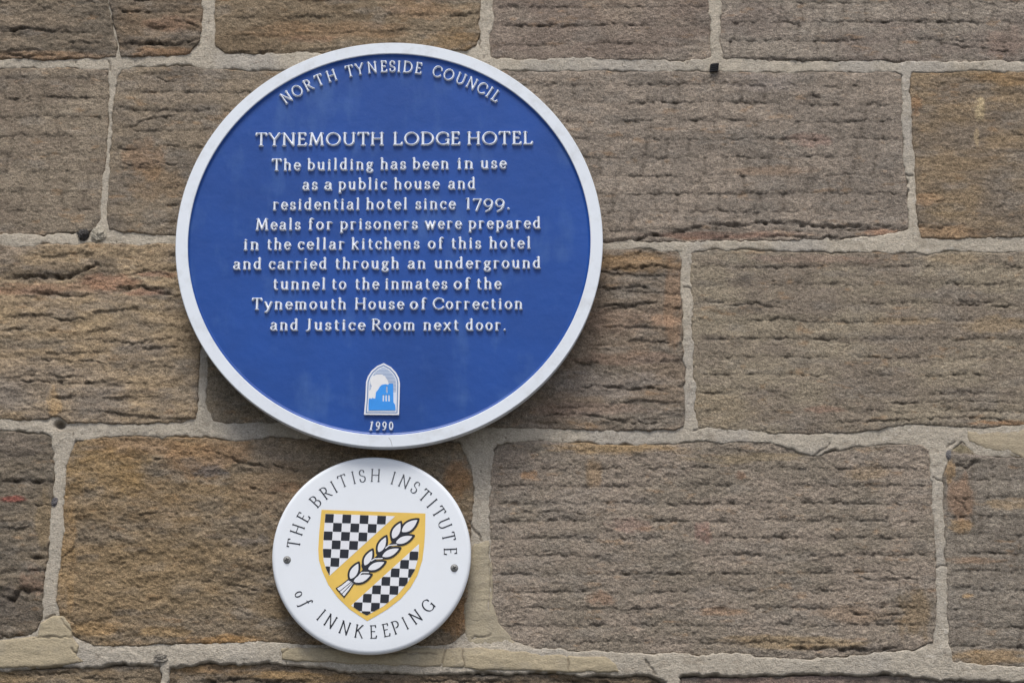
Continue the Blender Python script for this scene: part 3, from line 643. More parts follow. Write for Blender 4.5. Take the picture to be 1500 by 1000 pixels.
# little lumps lodged in the joints
def lump(name, u, v, ru, rv, out, col, mat, seed, h0=-1.0, n=26):
    verts, faces = [], []
    cx, cz = P(u, v); s = 0.00096
    for i in range(n + 1):
        th = math.pi * i / n
        for j in range(n * 2):
            ph = math.pi * 2 * j / (n * 2)
            dx, dy, dz = math.sin(th) * math.cos(ph), math.cos(th), math.sin(th) * math.sin(ph)
            q = 1 + .26 * float(vn(dx * 2 + 5 * dy, dz * 2 + 3 * dy, seed)) + .16 * float(vn(dx * 6 + 9 * dy, dz * 6 + 7 * dy, seed + 1))
            verts.append((dx * ru * s * q, -dy * out * .001 * q, dz * rv * s * q))
    m = n * 2
    for i in range(n):
        for j in range(m):
            faces.append((i * m + j, i * m + (j + 1) % m, (i + 1) * m + (j + 1) % m, (i + 1) * m + j))
    me = bpy.data.meshes.new(name); me.from_pydata(verts, [], faces)
    at = me.attributes.new('mineral', 'FLOAT_COLOR', 'POINT')
    rng = np.random.RandomState(seed); cc = np.ones((len(verts), 4), np.float32); cc[:, :3] = G(*col)[None, :] * (1 + .25 * rng.randn(len(verts), 1).clip(-1.5, 1.5))
    at.data.foreach_set('color', cc.ravel())
    fix_normals(me); smooth(me, 28)
    o = link_mesh(name, me, mat, wall); o.location = (float(cx), -h0 * .001, float(cz)); return o
lump('pebble', 122, 343.5, 7.0, 7.5, 6, (74, 71, 69), M_stone, 5)['label'] = 'small dark cinder lodged in a hole in the joint'
lump('pebble', 144.5, 343, 10, 10, 4, (170, 162, 146), M_mortar, 8, h0=0)
lump('pebble', 236, 964, 10, 6.5, 5, (132, 126, 116), M_mortar, 11, h0=0)
lump('pebble', 80, 735, 4, 6, 2, (100, 97, 98), M_stone, 14, h0=0)
lump('pebble', 1390, 666, 4, 6, 2, (118, 115, 114), M_stone, 16, h0=0)

# ------------------------------------------------------------------ lettering: a nib-drawn serif alphabet as distance fields
class Pen:
    def __init__(s): s.strokes = []; s.adv = .6
    def L(s, *p, w=None): s.strokes.append((list(p), w)); return s
    def A(s, cx, cy, rx, ry, a0, a1, w=None, n=22):
        s.strokes.append(([(cx + rx * math.cos(D2R(a0 + (a1 - a0) * i / n)), cy + ry * math.sin(D2R(a0 + (a1 - a0) * i / n))) for i in range(n + 1)], w)); return s
    def F(s, x, y, l=.085, r=.085): s.strokes.append(([(x - l, y), (x + r, y)], 'serif')); return s
    def adv_(s, a): s.adv = a; return s
XH = .66
def glyphs():
    g = {}
    def n(ch, adv): p = Pen(); p.adv = adv; g[ch] = p; return p
    n('A', .78).L((.06, 0), (.39, 1)).L((.39, 1), (.72, 0)).L((.18, .36), (.6, .36)).F(.06, 0, .07, .08).F(.72, 0, .08, .07)
    n('B', .62).L((.12, 0), (.12, 1)).L((.04, 1), (.3, 1)).A(.3, .76, .2, .24, 90, -90).L((.3, .52), (.12, .52)).A(.3, .26, .25, .26, 90, -90).L((.3, 0), (.04, 0))
    n('C', .74).A(.45, .5, .4, .5, 48, 312).L((.72, .87), (.74, .72)).L((.72, .13), (.75, .2))
    n('D', .80).L((.12, 0), (.12, 1)).L((.04, 1), (.34, 1)).A(.34, .5, .40, .5, 90, -90).L((.34, 0), (.04, 0))
    n('E', .56).L((.12, 0), (.12, 1)).L((.04, 1), (.46, 1), (.48, .86)).L((.12, .53), (.41, .53)).L((.04, 0), (.49, 0), (.53, .16))
    n('F', .52).L((.12, 0), (.12, 1)).L((.04, 1), (.46, 1), (.48, .86)).L((.12, .53), (.4, .53)).F(.12, 0)
    n('G', .80).A(.45, .5, .4, .5, 48, 320).L((.72, .87), (.74, .72)).L((.75, .02), (.75, .42)).F(.74, .42, .12, .07)
    n('H', .80).L((.12, 0), (.12, 1)).L((.68, 0), (.68, 1)).L((.12, .52), (.68, .52)).F(.12, 0).F(.12, 1).F(.68, 0).F(.68, 1)
    n('I', .27).L((.135, 0), (.135, 1)).F(.135, 0).F(.135, 1)
    n('J', .40).L((.25, 1), (.25, .14)).A(.08, .14, .17, .2, 0, -95).F(.25, 1)
    n('K', .70).L((.12, 0), (.12, 1)).L((.14, .46), (.55, 1)).L((.27, .58), (.66, 0)).F(.12, 0).F(.12, 1).F(.56, 1, .08, .08).F(.66, 0, .05, .06)
    n('L', .56).L((.12, 0), (.12, 1)).F(.12, 1).L((.04, 0), (.50, 0), (.54, .17))
    n('M', .95).L((.12, 0), (.2, 1)).L((.2, 1), (.48, .08)).L((.48, .08), (.77, 1)).L((.77, 1), (.84, 0)).F(.12, 0, .08, .08).F(.84, 0, .08, .08).F(.16, 1, .08, .02).F(.8, 1, .02, .08)
    n('N', .82).L((.13, 0), (.13, 1)).L((.13, 1), (.69, 0)).L((.69, 0), (.69, 1)).F(.13, 0).F(.11, 1, .08, .02).F(.69, 1)
    n('O', .90).A(.45, .5, .4, .5, 0, 360, n=40)
    n('P', .60).L((.12, 0), (.12, 1)).L((.04, 1), (.3, 1)).A(.3, .73, .24, .27, 90, -100).F(.12, 0)
    n('R', .68).L((.12, 0), (.12, 1)).L((.04, 1), (.3, 1)).A(.3, .745, .22, .255, 90, -90).L((.3, .49), (.12, .49)).L((.3, .49), (.6, .04), (.66, 0)).F(.12, 0).F(.64, 0, .03, .05)
    n('S', .54).A(.27, .755, .2, .245, 50, 230).L((.145, .565), (.40, .44)).A(.27, .26, .22, .26, 42, -140).L((.41, .93), (.43, .8)).L((.09, .1), (.07, .25))
    n('T', .68).L((.34, 0), (.34, 1)).L((.03, .87), (.05, 1), (.63, 1), (.65, .87)).F(.34, 0, .1, .1)
    n('U', .80).L((.13, 1), (.13, .34)).A(.40, .34, .27, .34, 180, 360).L((.67, .34), (.67, 1)).F(.13, 1).F(.67, 1)
    n('Y', .70).L((.05, 1), (.35, .46)).L((.35, .46), (.65, 1)).L((.35, 0), (.35, .46)).F(.35, 0).F(.05, 1, .06, .08).F(.65, 1, .08, .06)
    x = XH
    n('a', .50).A(.24, x - .16, .15, .16, 150, 20).L((.385, x - .13), (.385, .07), (.46, .0)).A(.21, .17, .155, .17, 80, 300).L((.24, .35), (.385, .4)).L((.29, .02), (.385, .1))
    n('b', .54).L((.11, 1.02), (.11, .02)).A(.28, x / 2, .2, x / 2, 150, -150).F(.08, 1.02, .06, .02)
    n('c', .45).A(.26, x / 2, .2, x / 2, 45, 310).L((.4, x - .06), (.4, x - .16))
    n('d', .55).A(.25, x / 2, .19, x / 2, 40, 325).L((.41, 1.02), (.41, .0)).F(.38, 1.02, .06, .02).F(.42, 0, .0, .09)
    n('e', .48).A(.26, x / 2, .195, x / 2, 5, 315).L((.07, .36), (.45, .36))
    n('f', .36).L((.15, 0), (.15, .84)).A(.28, .86, .13, .15, 180, 60).F(.15, 0).F(.15, x, .09, .12)
    n('g', .50).A(.23, .45, .15, .19, 0, 360).L((.36, .58), (.46, .62)).L((.14, .28), (.11, .18), (.17, .13), (.33, .1)).A(.25, -.08, .19, .16, 70, 430)
    n('h', .56).L((.11, 1.02), (.11, 0)).A(.28, x - .2, .16, .2, 150, 0).L((.44, x - .2), (.44, 0)).F(.11, 0, .075, .075).F(.44, 0, .075, .075).F(.08, 1.02, .06, .02)
    n('i', .27).L((.13, x), (.13, 0)).F(.13, 0, .08, .08).F(.1, x, .06, .02).L((.13, .88), (.131, .89), w=.165)
    n('k', .54).L((.11, 1.02), (.11, 0)).L((.13, .27), (.41, x)).L((.22, .38), (.46, 0)).F(.11, 0, .075, .07).F(.41, x, .06, .06).F(.47, 0, .05, .05).F(.08, 1.02, .06, .02)
    n('l', .27).L((.13, 1.02), (.13, 0)).F(.13, 0, .08, .08).F(.1, 1.02, .06, .02)
    n('m', .84).L((.11, x), (.11, 0)).A(.26, x - .19, .15, .19, 150, 0).L((.41, x - .19), (.41, 0)).A(.56, x - .19, .15, .19, 150, 0).L((.71, x - .19), (.71, 0)).F(.11, 0, .07, .07).F(.41, 0, .07, .07).F(.71, 0, .07, .07).F(.08, x, .06, .02)
    n('n', .56).L((.11, x), (.11, 0)).A(.28, x - .2, .16, .2, 150, 0).L((.44, x - .2), (.44, 0)).F(.11, 0, .075, .075).F(.44, 0, .075, .075).F(.08, x, .06, .02)
    n('o', .52).A(.26, x / 2, .2, x / 2, 0, 360, n=36)
    n('p', .54).L((.11, x), (.11, -.27)).A(.28, x / 2, .2, x / 2, 150, -150).F(.08, x, .06, .02).F(.11, -.27, .075, .075)
    n('r', .41).L((.11, x), (.11, 0)).A(.27, x - .17, .16, .16, 160, 55).F(.11, 0, .075, .09).F(.08, x, .06, .02)
    n('s', .41).A(.21, x - .17, .135, .165, 45, 225).L((.12, .38), (.3, .27)).A(.21, .165, .15, .165, 40, -145).L((.315, x - .05), (.325, x - .15)).L((.08, .05), (.07, .16))
    n('t', .35).L((.15, .86), (.15, .14)).A(.26, .14, .11, .14, 180, 290).F(.15, x, .09, .14)
    n('u', .56).L((.11, x), (.11, .2)).A(.27, .2, .16, .2, 180, 330).L((.44, x), (.44, 0)).F(.08, x, .06, .02).F(.41, x, .06, .02).F(.46, 0, .0, .07)
    n('v', .52).L((.06, x), (.26, 0)).L((.26, 0), (.46, x)).F(.06, x, .06, .06).F(.46, x, .06, .06)
    n('w', .78).L((.06, x), (.24, 0)).L((.24, 0), (.39, x)).L((.39, x), (.56, 0)).L((.56, 0), (.72, x)).F(.06, x, .06, .06).F(.72, x, .06, .06)
    n('x', .52).L((.07, x), (.45, 0)).L((.45, x), (.07, 0)).F(.07, x, .05, .06).F(.45, x, .06, .05).F(.07, 0, .05, .06).F(.45, 0, .06, .05)
    n('y', .52).L((.06, x), (.27, .02)).L((.47, x), (.24, -.1), (.14, -.25), (.05, -.24)).F(.06, x, .06, .06).F(.47, x, .06, .06)
    n('.', .24).L((.1, .04), (.101, .041), w=.17)
    n('1', .36).L((.18, 0), (.18, .98)).F(.15, .97, .07, .02).F(.18, 0, .06, .06)
    n('7', .52).L((.04, .82), (.04, .9), (.47, .9)).L((.47, .9), (.2, -.14))
    n('9', .58).A(.28, .57, .23, .33, 0, 360, n=36).L((.51, .57), (.47, .2), (.34, -.06), (.14, -.22))
    # lining italic figures for the date
    n('i1', .44).L((.14, 0), (.27, 1)).F(.23, .97, .1, .02).F(.14, 0, .1, .1)
    n('i9', .56).A(.3, .68, .2, .31, 0, 360, n=30).L((.5, .68), (.44, .25), (.3, .03), (.1, .03))
    n('i0', .56).A(.29, .5, .2, .48, 0, 360, n=30)
    # italic of
    n('io', .5).A(.26, .3, .19, .3, 0, 360, n=30)
    n('if', .4).L((.52, .86), (.44, .97), (.34, .9), (.26, .55), (.16, -.1), (.06, -.32), (-.06, -.3)).L((.14, .58), (.4, .6))
    return g
GL = glyphs()

def glyph_sdf(ch, thick, thin, step, nib=18.0, ser=None):
    g = GL[ch]
    pts = [p for st, w in g.strokes for p in st]
    x0 = min(p[0] for p in pts) - .14; x1 = max(p[0] for p in pts) + .14
    z0 = min(p[1] for p in pts) - .14; z1 = max(p[1] for p in pts) + .14
    x = np.arange(x0, x1, step); z = np.arange(z0, z1, step)
    Xg, Zg = np.meshgrid(x, z)
    S = np.full(Xg.shape, 9.0)
    ser = ser or thin
    for st, w in g.strokes:
        for (ax, az), (bx, bz) in zip(st[:-1], st[1:]):
            ex, ez = bx - ax, bz - az
            ang = math.atan2(ez, ex)
            if w == 'serif': ww = ser
            elif w is not None: ww = w * (thick / .15)
            else: ww = thin + (thick - thin) * abs(math.sin(ang + D2R(nib)))
            t = np.clip(((Xg - ax) * ex + (Zg - az) * ez) / (ex * ex + ez * ez + 1e-12), 0, 1)
            S = np.minimum(S, np.hypot(Xg - ax - ex * t, Zg - az - ez * t) - ww / 2)
    return x, z, S

_lm = {}
def raised_letter(ch, thick, thin, height, size):
    """cast letter: rounded relief that dives under the plate; glyph units scaled by size (m)"""
    key = (ch, thick, thin, height, round(size, 6))
    if key not in _lm:
        x, z, S = glyph_sdf(ch, thick, thin, 1 / 34.0)
        sm = S * size                                   # metres
        b = 0.00042
        q = np.clip(-sm / b, -1.0, 1.0)
        top = np.where(q > 0, np.sqrt(1 - (1 - q) ** 2), 0)
        hh = np.where(sm < 0, 0.45 * height + 0.55 * height * top, 0.45 * height - (sm / 0.0004) * 0.45 * height)
        hh = np.maximum(hh, -0.0012)
        Xg, Zg = np.meshgrid(x, z)
        _lm[key] = grid_mesh('letter', Xg * size, -hh, Zg * size, sm < 0.0012)
        _lm[key].materials.append(M_letter)
    return _lm[key]

# ------------------------------------------------------------------ blue plaque
FD = 0.040                                   # front of the rim above the wall
PD = 0.0358                                  # blue face
xl, _ = P(258.3, 357, FD); xr, _ = P(881.7, 357, FD)
_, zt = P(570, 62.0, FD); _, zb = P(570, 655.6, FD)
R = float((xr - xl) / 2); bx, bz = float((xl + xr) / 2), float((zt + zb) / 2)
print('blue plaque radius x, z:', R, float(zt - zb) / 2, 'centre', bx, bz)
R = R * .25 + float(zt - zb) / 2 * .75
plaque = thing('blue_plaque', 'large round blue plaque with white rim and raised white lettering about a hotel', 'plaque', (bx, 0, bz))
rim_w = 0.0173
me = lathe('rim', [(0, FD - .019), (R - .012, FD - .019), (R - .003, FD - .0185), (R - .0006, FD - .0165), (R, FD - .0035), (R - .0001, FD - .0010), (R - .0009, FD), (R - .004, FD), (R - rim_w + .0018, FD), (R - rim_w + .0008, FD), (R - rim_w + .0001, FD - .0006), (R - rim_w, FD - .0014), (R - rim_w, PD - .004)], 256)
fix_normals(me)
for p in me.polygons: p.use_smooth = True
me.set_sharp_from_angle(angle=D2R(24))
rim = link_mesh('rim', me, M_white, plaque)
for (sx, sz) in ((-.17, .17), (.17, .17), (-.17, -.17), (.17, -.17)):
    st_ = lathe('spacer', [(0, -.004), (.011, -.004), (.011, FD - .0195), (0, FD - .0195)], 20); fix_normals(st_)
    o = link_mesh('spacer', st_, M_metal, plaque); o.location = (sx, 0, sz)
me = lathe('plate', [(R - rim_w - .0002, FD - .0016), (R - rim_w - .0006, FD - .0020), (R - rim_w - .0022, PD + .0006), (R - rim_w - .0034, PD), (.2, PD), (.1, PD), (0, PD)], 256)
if me.polygons[0].normal.y > 0 or me.polygons[-1].normal.y > 0: me.flip_normals()
link_mesh('plate', me, M_blue, plaque)

CAP = 15.8
def place_letter(ch, u0, v0, u1, v1, cap_px, thick, thin, height=.0036):
    """letter whose left baseline end is (u0,v0) and right one (u1,v1) in the frame; cap height in px"""
    X0, Z0 = P(u0, v0, PD); X1, Z1 = P(u1, v1, PD)
    Xc, Zc = P(u0, v0 - cap_px, PD)
    size = math.hypot(float(Xc - X0), float(Zc - Z0))
    size_q = round(size, 3) if size > .001 else size
    adv = GL[ch].adv
    sx = math.hypot(float(X1 - X0), float(Z1 - Z0)) / (adv * size_q)
    me = raised_letter(ch, thick, thin, height, size_q)
    o = link_mesh('letter', me, None, plaque)
    o.location = (float(X0) - bx, -PD, float(Z0) - bz)
    o.rotation_euler = (0, -math.atan2(float(Z1 - Z0), float(X1 - X0)), 0)
    o.scale = (sx, 1, size / size_q)

def word(txt, x0, x1, line, cap_px=CAP, thick=.132, thin=.07, track=.2):
    (lx0, ly0), (lx1, ly1) = line
    advs = [GL[c].adv for c in txt]
    tot = sum(advs) + track * (len(txt) - 1)
    k = (x1 - x0) / tot
    yb = lambda x: ly0 + (ly1 - ly0) * (x - lx0) / (lx1 - lx0)
    x = x0
    for c, a in zip(txt, advs):
        a0, a1 = x, x + a * k
        place_letter(c, a0, yb(a0), a1, yb(a1), cap_px, thick, thin)
        x = a1 + track * k

def line(words, y0, y1, **kw):
    ln = ((words[0][1], y0), (words[-1][2], y1))
    for w, a, b in words: word(w, a, b, ln, **kw)

line([('TYNEMOUTH', 374.5, 562), ('LODGE', 576, 674), ('HOTEL', 684.5, 780)], 214.2, 211.8, cap_px=17.6, thick=.115, thin=.07, track=.13)
line([('The', 398.5, 440), ('building', 450.5, 546.5), ('has', 557.5, 594.5), ('been', 604.5, 657.3), ('in', 670, 693.3), ('use', 704.3, 741.7)], 250.3, 247.4)
line([('as', 443.3, 465), ('a', 475.3, 486.5), ('public', 496, 566.5), ('house', 577.5, 643.5), ('and', 656.8, 696.5)], 278.8, 277.2)
line([('residential', 400, 527), ('hotel', 536.5, 596.7), ('since', 608.7, 667)], 308, 306.8)
line([('1799', 681.5, 739.5)], 306.8, 306.7, track=.12, thick=.10, thin=.065)
line([('.', 742.5, 748)], 306.7, 306.7)
line([('Meals', 374.5, 440), ('for', 451.5, 487), ('prisoners', 498.3, 611.8), ('were', 622.6, 676), ('prepared', 686.5, 792)], 337.4, 334.9)
line([('in', 357, 379), ('the', 391, 425.6), ('cellar', 436.4, 504.5), ('kitchens', 515, 614.3), ('of', 627, 649.5), ('this', 661, 704.5), ('hotel', 717, 777.5)], 366.4, 364)
line([('and', 341.8, 383), ('carried', 394, 478.7), ('through', 490.8, 584.5), ('an', 597.5, 623.5), ('underground', 636.5, 792)], 395, 393.2)
line([('tunnel', 399.8, 477), ('to', 485.8, 507), ('the', 520, 554.8), ('inmates', 564, 655), ('of', 664.8, 688.8), ('the', 698.2, 734)], 424.3, 423.6)
line([('Tynemouth', 369.3, 507), ('House', 519.8, 591.5), ('of', 600.6, 624.5), ('Correction', 634.2, 765.4)], 453.6, 453)
line([('and', 396, 436.6), ('Justice', 447.8, 534.6), ('Room', 544.6, 607.8), ('next', 620.3, 671.6), ('door.', 682.6, 742)], 484, 484)
# date under the emblem
for c, x in zip(['i1', 'i9', 'i9', 'i0'], [541.2, 550.2, 559.8, 569.6]):
    place_letter(c, x, 629.8, x + 6.3, 629.8, 11.6, .14, .085, height=.0026)
# arched heading
arc = [('N', 420.7, 144.9), ('O', 436, 135.2), ('R', 451.6, 125.6), ('T', 467.4, 117.6), ('H', 485.4, 111.2), ('T', 512.3, 105.2), ('Y', 526.6, 101.6), ('N', 545.2, 99.2), ('E', 562.3, 98), ('S', 574.9, 98), ('I', 584.6, 98.4), ('D', 597.8, 99.2), ('E', 613.4, 101), ('C', 640.4, 105.4), ('O', 657.6, 110.6), ('U', 675, 116.6), ('N', 691, 123.4), ('C', 705.9, 130.2), ('I', 716.8, 136), ('L', 727, 142)]
ax0, az0 = P(570.5, 356, PD)
def arc_letters(items, cu, cv, depth, cap_m, thick, thin, maker, outward=True, k=1.0, rad=None):
    ccx, ccz = P(cu, cv, depth)
    rs = []
    for ch, u, v in items:
        x, z = P(u, v, depth); rs.append(math.hypot(float(x - ccx), float(z - ccz)))
    rm = sum(rs) / len(rs)
    for (ch, u, v), r0 in zip(items, rs):
        x, z = P(u, v, depth)
        a = math.atan2(float(z - ccz), float(x - ccx))
        r = rm * .7 + r0 * .3
        maker(ch, float(ccx) + r * math.cos(a), float(ccz) + r * math.sin(a), (a - math.pi / 2) if outward else (a + math.pi / 2), cap_m, thick, thin, k)
def mk_raised(ch, x, z, rot, cap, thick, thin, k):
    me = raised_letter(ch, thick, thin, .0036, cap)
    o = link_mesh('letter', me, None, plaque)
    w = GL[ch].adv * cap * k
    lx, lz = -w / 2, -cap / 2
    o.location = (x - bx + lx * math.cos(rot) - lz * math.sin(rot), -PD, z - bz + lx * math.sin(rot) + lz * math.cos(rot))
    o.rotation_euler = (0, -rot, 0); o.scale = (k, 1, 1)
arc_letters(arc, 570.5, 356, PD, .0163, .12, .072, mk_raised, k=1.0)

def crack_sd(U, V):
    dd, _, _ = line_dist(U, V, [(569.5, 641), (572.5, 645), (574.5, 653)])
    return dd - .45
# emblem: pointed-arch panel with ruined priory silhouette
def zpt(X, Y): return (490 + X / 6.253, 520 + Y / 6.25)
def flat_region(name, parent, origin, depth, h, sdf_fn, bounds, step_px, mat, thick=0.0):
    """flat coloured shape on plane 'depth', region sdf_fn(U,V) < 0 in frame pixels"""
    u0, v0, u1, v1 = bounds
    u = np.arange(u0, u1 + step_px, step_px); v = np.arange(v0, v1 + step_px, step_px)
    Ug, Vg = np.meshgrid(u, v); S = sdf_fn(Ug, Vg)
    S = np.where(np.abs(S) < 1e-4, -1e-4, S)
    me = clip_mesh(name, u, v, S)
    n = len(me.vertices); co = np.zeros(n * 3); me.vertices.foreach_get('co', co); co = co.reshape(-1, 3)
    X, Z = P(co[:, 0], co[:, 2], depth)
    co[:, 0] = X - origin[0]; co[:, 2] = Z - origin[1]; co[:, 1] = -(depth + h)
    me.vertices.foreach_set('co', co.ravel()); me.update()
    if sum(p.normal.y * p.area for p in me.polygons) > 0: me.flip_normals()
    if thick > 0:
        import bmesh
        bm = bmesh.new(); bm.from_mesh(me)
        r = bmesh.ops.extrude_face_region(bm, geom=bm.faces[:])
        vs2 = [e for e in r['geom'] if isinstance(e, bmesh.types.BMVert)]
        for vv in vs2: vv.co.y -= 0
        orig = [vv for vv in bm.verts if vv not in set(vs2)]
        for vv in orig: vv.co.y += thick
        bmesh.ops.recalc_face_normals(bm, faces=bm.faces)
        bm.to_mesh(me); bm.free()
    return link_mesh(name, me, mat, parent)
flat_region('paint_crack', rim, (bx, bz), FD, .0001, crack_sd, (566, 638, 578, 656), .5, M_faint)
arch_o = [zpt(*p) for p in [(271, 549), (592, 551), (597, 400), (600, 260), (592, 215), (566, 165), (520, 115), (452, 78), (392, 104), (340, 148), (306, 200), (290, 250), (284, 400)]]
arch_sd = lambda inset: (lambda U, V: poly_sdf(U, V, arch_o) + inset)
eb = (528, 528, 592, 612)
EH = .0030
emb = flat_region('emblem', plaque, (bx, bz), PD, EH, arch_sd(0), eb, .8, M_print_white, thick=.0034)
emb['label'] = 'small pointed arch panel showing a blue ruined priory under a pale sky'
e0 = (bx, bz)
flat_region('border', emb, e0, PD, EH + .00012, lambda U, V: np.maximum(arch_sd(2.3)(U, V), -arch_sd(3.9)(U, V)), eb, .4, M_mid_blue)
inner = arch_sd(5.0)
flat_region('sky_panel', emb, e0, PD, EH + .00012, lambda U, V: inner(U, V), eb, .8, M_pale_blue)
# white cloud
cl = [zpt(*p) for p in [(330, 230), (350, 200), (390, 182), (430, 180), (465, 200), (490, 240), (500, 275), (430, 290), (400, 330), (385, 380), (372, 405), (345, 405), (315, 400), (312, 345), (330, 320), (345, 290), (330, 260)]]
flat_region('cloud', emb, e0, PD, EH + .00036, lambda U, V: np.maximum(poly_sdf(U + .4 * vn(U, V, 5), V, cl), inner(U, V)), eb, .5, M_cream)
def hlines(U, V):
    s = np.abs(((V - 534.2) / 2.0 + .5) % 1 - .5) * 2.0 - .38
    s = np.where(V > 575, 9, s)
    return np.maximum(np.maximum(s, inner(U, V) + .5), -(poly_sdf(U, V, cl)))
flat_region('sky_line', emb, e0, PD, EH + .00024, hlines, eb, .4, M_mid_blue)
tw = [zpt(*p) for p in [(313, 402), (345, 405), (350, 393), (358, 402), (375, 402), (381, 345), (400, 322), (418, 292), (435, 277), (470, 270), (488, 277), (500, 268), (538, 268), (541, 438), (556, 456), (562, 510), (313, 510)]]
wins = [(473, 290, 488, 350), (442, 368, 456, 428), (467, 368, 482, 428), (493, 368, 508, 428)]
def twsd(U, V):
    s = poly_sdf(U, V, tw)
    for a, b_, c_, d_ in wins:
        s = np.maximum(s, -poly_sdf(U, V, [zpt(a, b_), zpt(c_, b_), zpt(c_, d_), zpt(a, d_)]))
    return np.maximum(s, inner(U, V) + .3)
flat_region('priory', emb, e0, PD, EH + .0005, twsd, eb, .4, M_sky_blue)

# ------------------------------------------------------------------ white enamel plaque
SDp = 0.025
xl, _ = P(399, 814, SDp - .002); xr, _ = P(689.5, 814, SDp - .002)
_, zt = P(544, 668.5, SDp - .001); _, zb = P(544, 958.6, SDp - .002)
print('white plaque radius x, z:', float(xr - xl) / 2, float(zt - zb) / 2)
Rw = (float(xr - xl) / 2 + float(zt - zb) / 2) / 2; wx, wz = float(xl + xr) / 2, float(zt + zb) / 2
wp = thing('white_plaque', 'smaller round white enamel plaque with gold shield and wheat ear below the blue one', 'plaque', (wx, 0, wz))
prof = [(0, SDp)]
for r in (.03, .06, .09, .11, Rw - .02, Rw - .0055): prof.append((r, SDp))
for i in range(1, 9):
    a = i / 8 * math.pi / 2
    prof.append((Rw - .0055 + .0055 * math.sin(a), SDp - .0042 + .0042 * math.cos(a)))
prof += [(Rw - .0002, SDp - .008), (Rw - .002, SDp - .0088), (Rw - .004, SDp - .006), (0, SDp - .006)]
me = lathe('enamel_disc', prof, 220); fix_normals(me)
for p in me.polygons: p.use_smooth = True
me.set_sharp_from_angle(angle=D2R(60))
link_mesh('enamel_disc', me, M_enamel, wp)
for sx in (-.11, .11):
    st_ = lathe('spacer', [(0, -.004), (.007, -.004), (.007, SDp - .0063), (0, SDp - .0063)], 16); fix_normals(st_)
    o = link_mesh('spacer', st_, M_metal, wp); o.location = (sx, 0, 0)

w0 = (wx, wz)
def q(X, Y): return (440 + X / 5.0, 720 + Y / 5.0)
shield = [q(*p) for p in [(155, 131), (400, 139), (660, 149), (916, 158), (913, 300), (906, 400), (893, 500), (858, 610), (810, 695), (735, 782), (640, 856), (560, 905), (490, 944), (430, 905), (360, 858), (275, 775), (205, 680), (160, 580), (136, 500), (131, 420), (138, 300)]]
fu = [q(*p) for p in [(183, 160), (695, 178), (214, 614), (190, 570), (170, 505), (165, 430), (170, 320)]]
fl_ = [q(*p) for p in [(870, 380), (864, 480), (838, 575), (780, 672), (712, 752), (610, 836), (487, 905), (440, 880), (372, 832)]]
sb_ = (464, 744, 625, 911)
sh = flat_region('shield', wp, w0, SDp, .0003, lambda U, V: poly_sdf(U, V, shield), sb_, 1.0, M_gold)
fields = lambda U, V: np.minimum(poly_sdf(U, V, fu), poly_sdf(U, V, fl_))
flat_region('white_field', sh, w0, SDp, .0005, fields, sb_, .8, M_print_white)
e1 = np.array([63.7, 1.9]) / 5; e2 = np.array([-4.5, 63.8]) / 5; o0 = np.array(q(183, 162))
Minv = np.linalg.inv(np.array([e1, e2]).T)
def chk(i0, i1, j0, j1):
    def f(U, V):
        a = Minv[0, 0] * (U - o0[0]) + Minv[0, 1] * (V - o0[1]); b = Minv[1, 0] * (U - o0[0]) + Minv[1, 1] * (V - o0[1])
        return np.maximum(np.maximum(i0 - a, a - i1), np.maximum(j0 - b, b - j1)) * 12.7
    return f
lens_in = lambda U, V: fields(U, V) + .25
cnt = 0
for i in range(-1, 12):
    for j in range(0, 12):
        if (i + j) % 2: continue
        f = chk(i - .005, i + .985, j - .005, j + .985)
        c0 = o0 + e1 * i + e2 * j
        bb = (c0[0] - 3, c0[1] - 2, c0[0] + 16, c0[1] + 17)
        u = np.arange(bb[0], bb[2], 1.0); v = np.arange(bb[1], bb[3], 1.0); Ug, Vg = np.meshgrid(u, v)
        S = np.maximum(f(Ug, Vg), lens_in(Ug, Vg))
        if S.min() > -.6: continue
        # keep the squares off the gold band
        if f(Ug, Vg).min() < 0 and (S < 0).sum() < 14: continue
        band = (Ug[S < 0].mean(), Vg[S < 0].mean())
        flat_region('black_check', sh, w0, SDp, .0007, lambda U, V, f=f: np.maximum(f(U, V), lens_in(U, V)), bb, .6, M_ink); cnt += 1
print('checks', cnt)
# wheat ear
def lens(base, tip, width, skew=0.0, n=12):
    bx_, by_ = base; tx, ty = tip; ex, ey = tx - bx_, ty - by_; L_ = math.hypot(ex, ey); nx, ny = -ey / L_, ex / L_
    left, right = [], []
    for i in range(n + 1):
        t = i / n
        w = width * (math.sin(math.pi * t ** .85) ** .8) / 2
        left.append(q(bx_ + ex * t + nx * w, by_ + ey * t + ny * w)); right.append(q(bx_ + ex * t - nx * w, by_ + ey * t - ny * w))
    return left + right[::-1][1:-1]
KER = [((735, 300), (868, 198), 72), ((672, 352), (738, 217), 66), ((690, 378), (834, 320), 62), ((568, 452), (632, 320), 62), ((590, 478), (736, 410), 62), ((466, 548), (532, 418), 62), ((486, 572), (628, 510), 62), ((362, 646), (430, 514), 66), ((380, 660), (526, 605), 64)]
kp = [lens(b0, t0, w0_ * 1.08) for b0, t0, w0_ in KER]
stem = [q(*p) for p in [(372, 655), (440, 600), (520, 520), (600, 440), (690, 365), (760, 290)]]
barb = [[(430, 614), (450, 590), (500, 590)], [(520, 505), (545, 490), (600, 488)], [(625, 412), (650, 392), (705, 388)]]
sheaf = [q(*p) for p in [(350, 640), (398, 664), (362, 720), (320, 774), (260, 706), (300, 680)]]
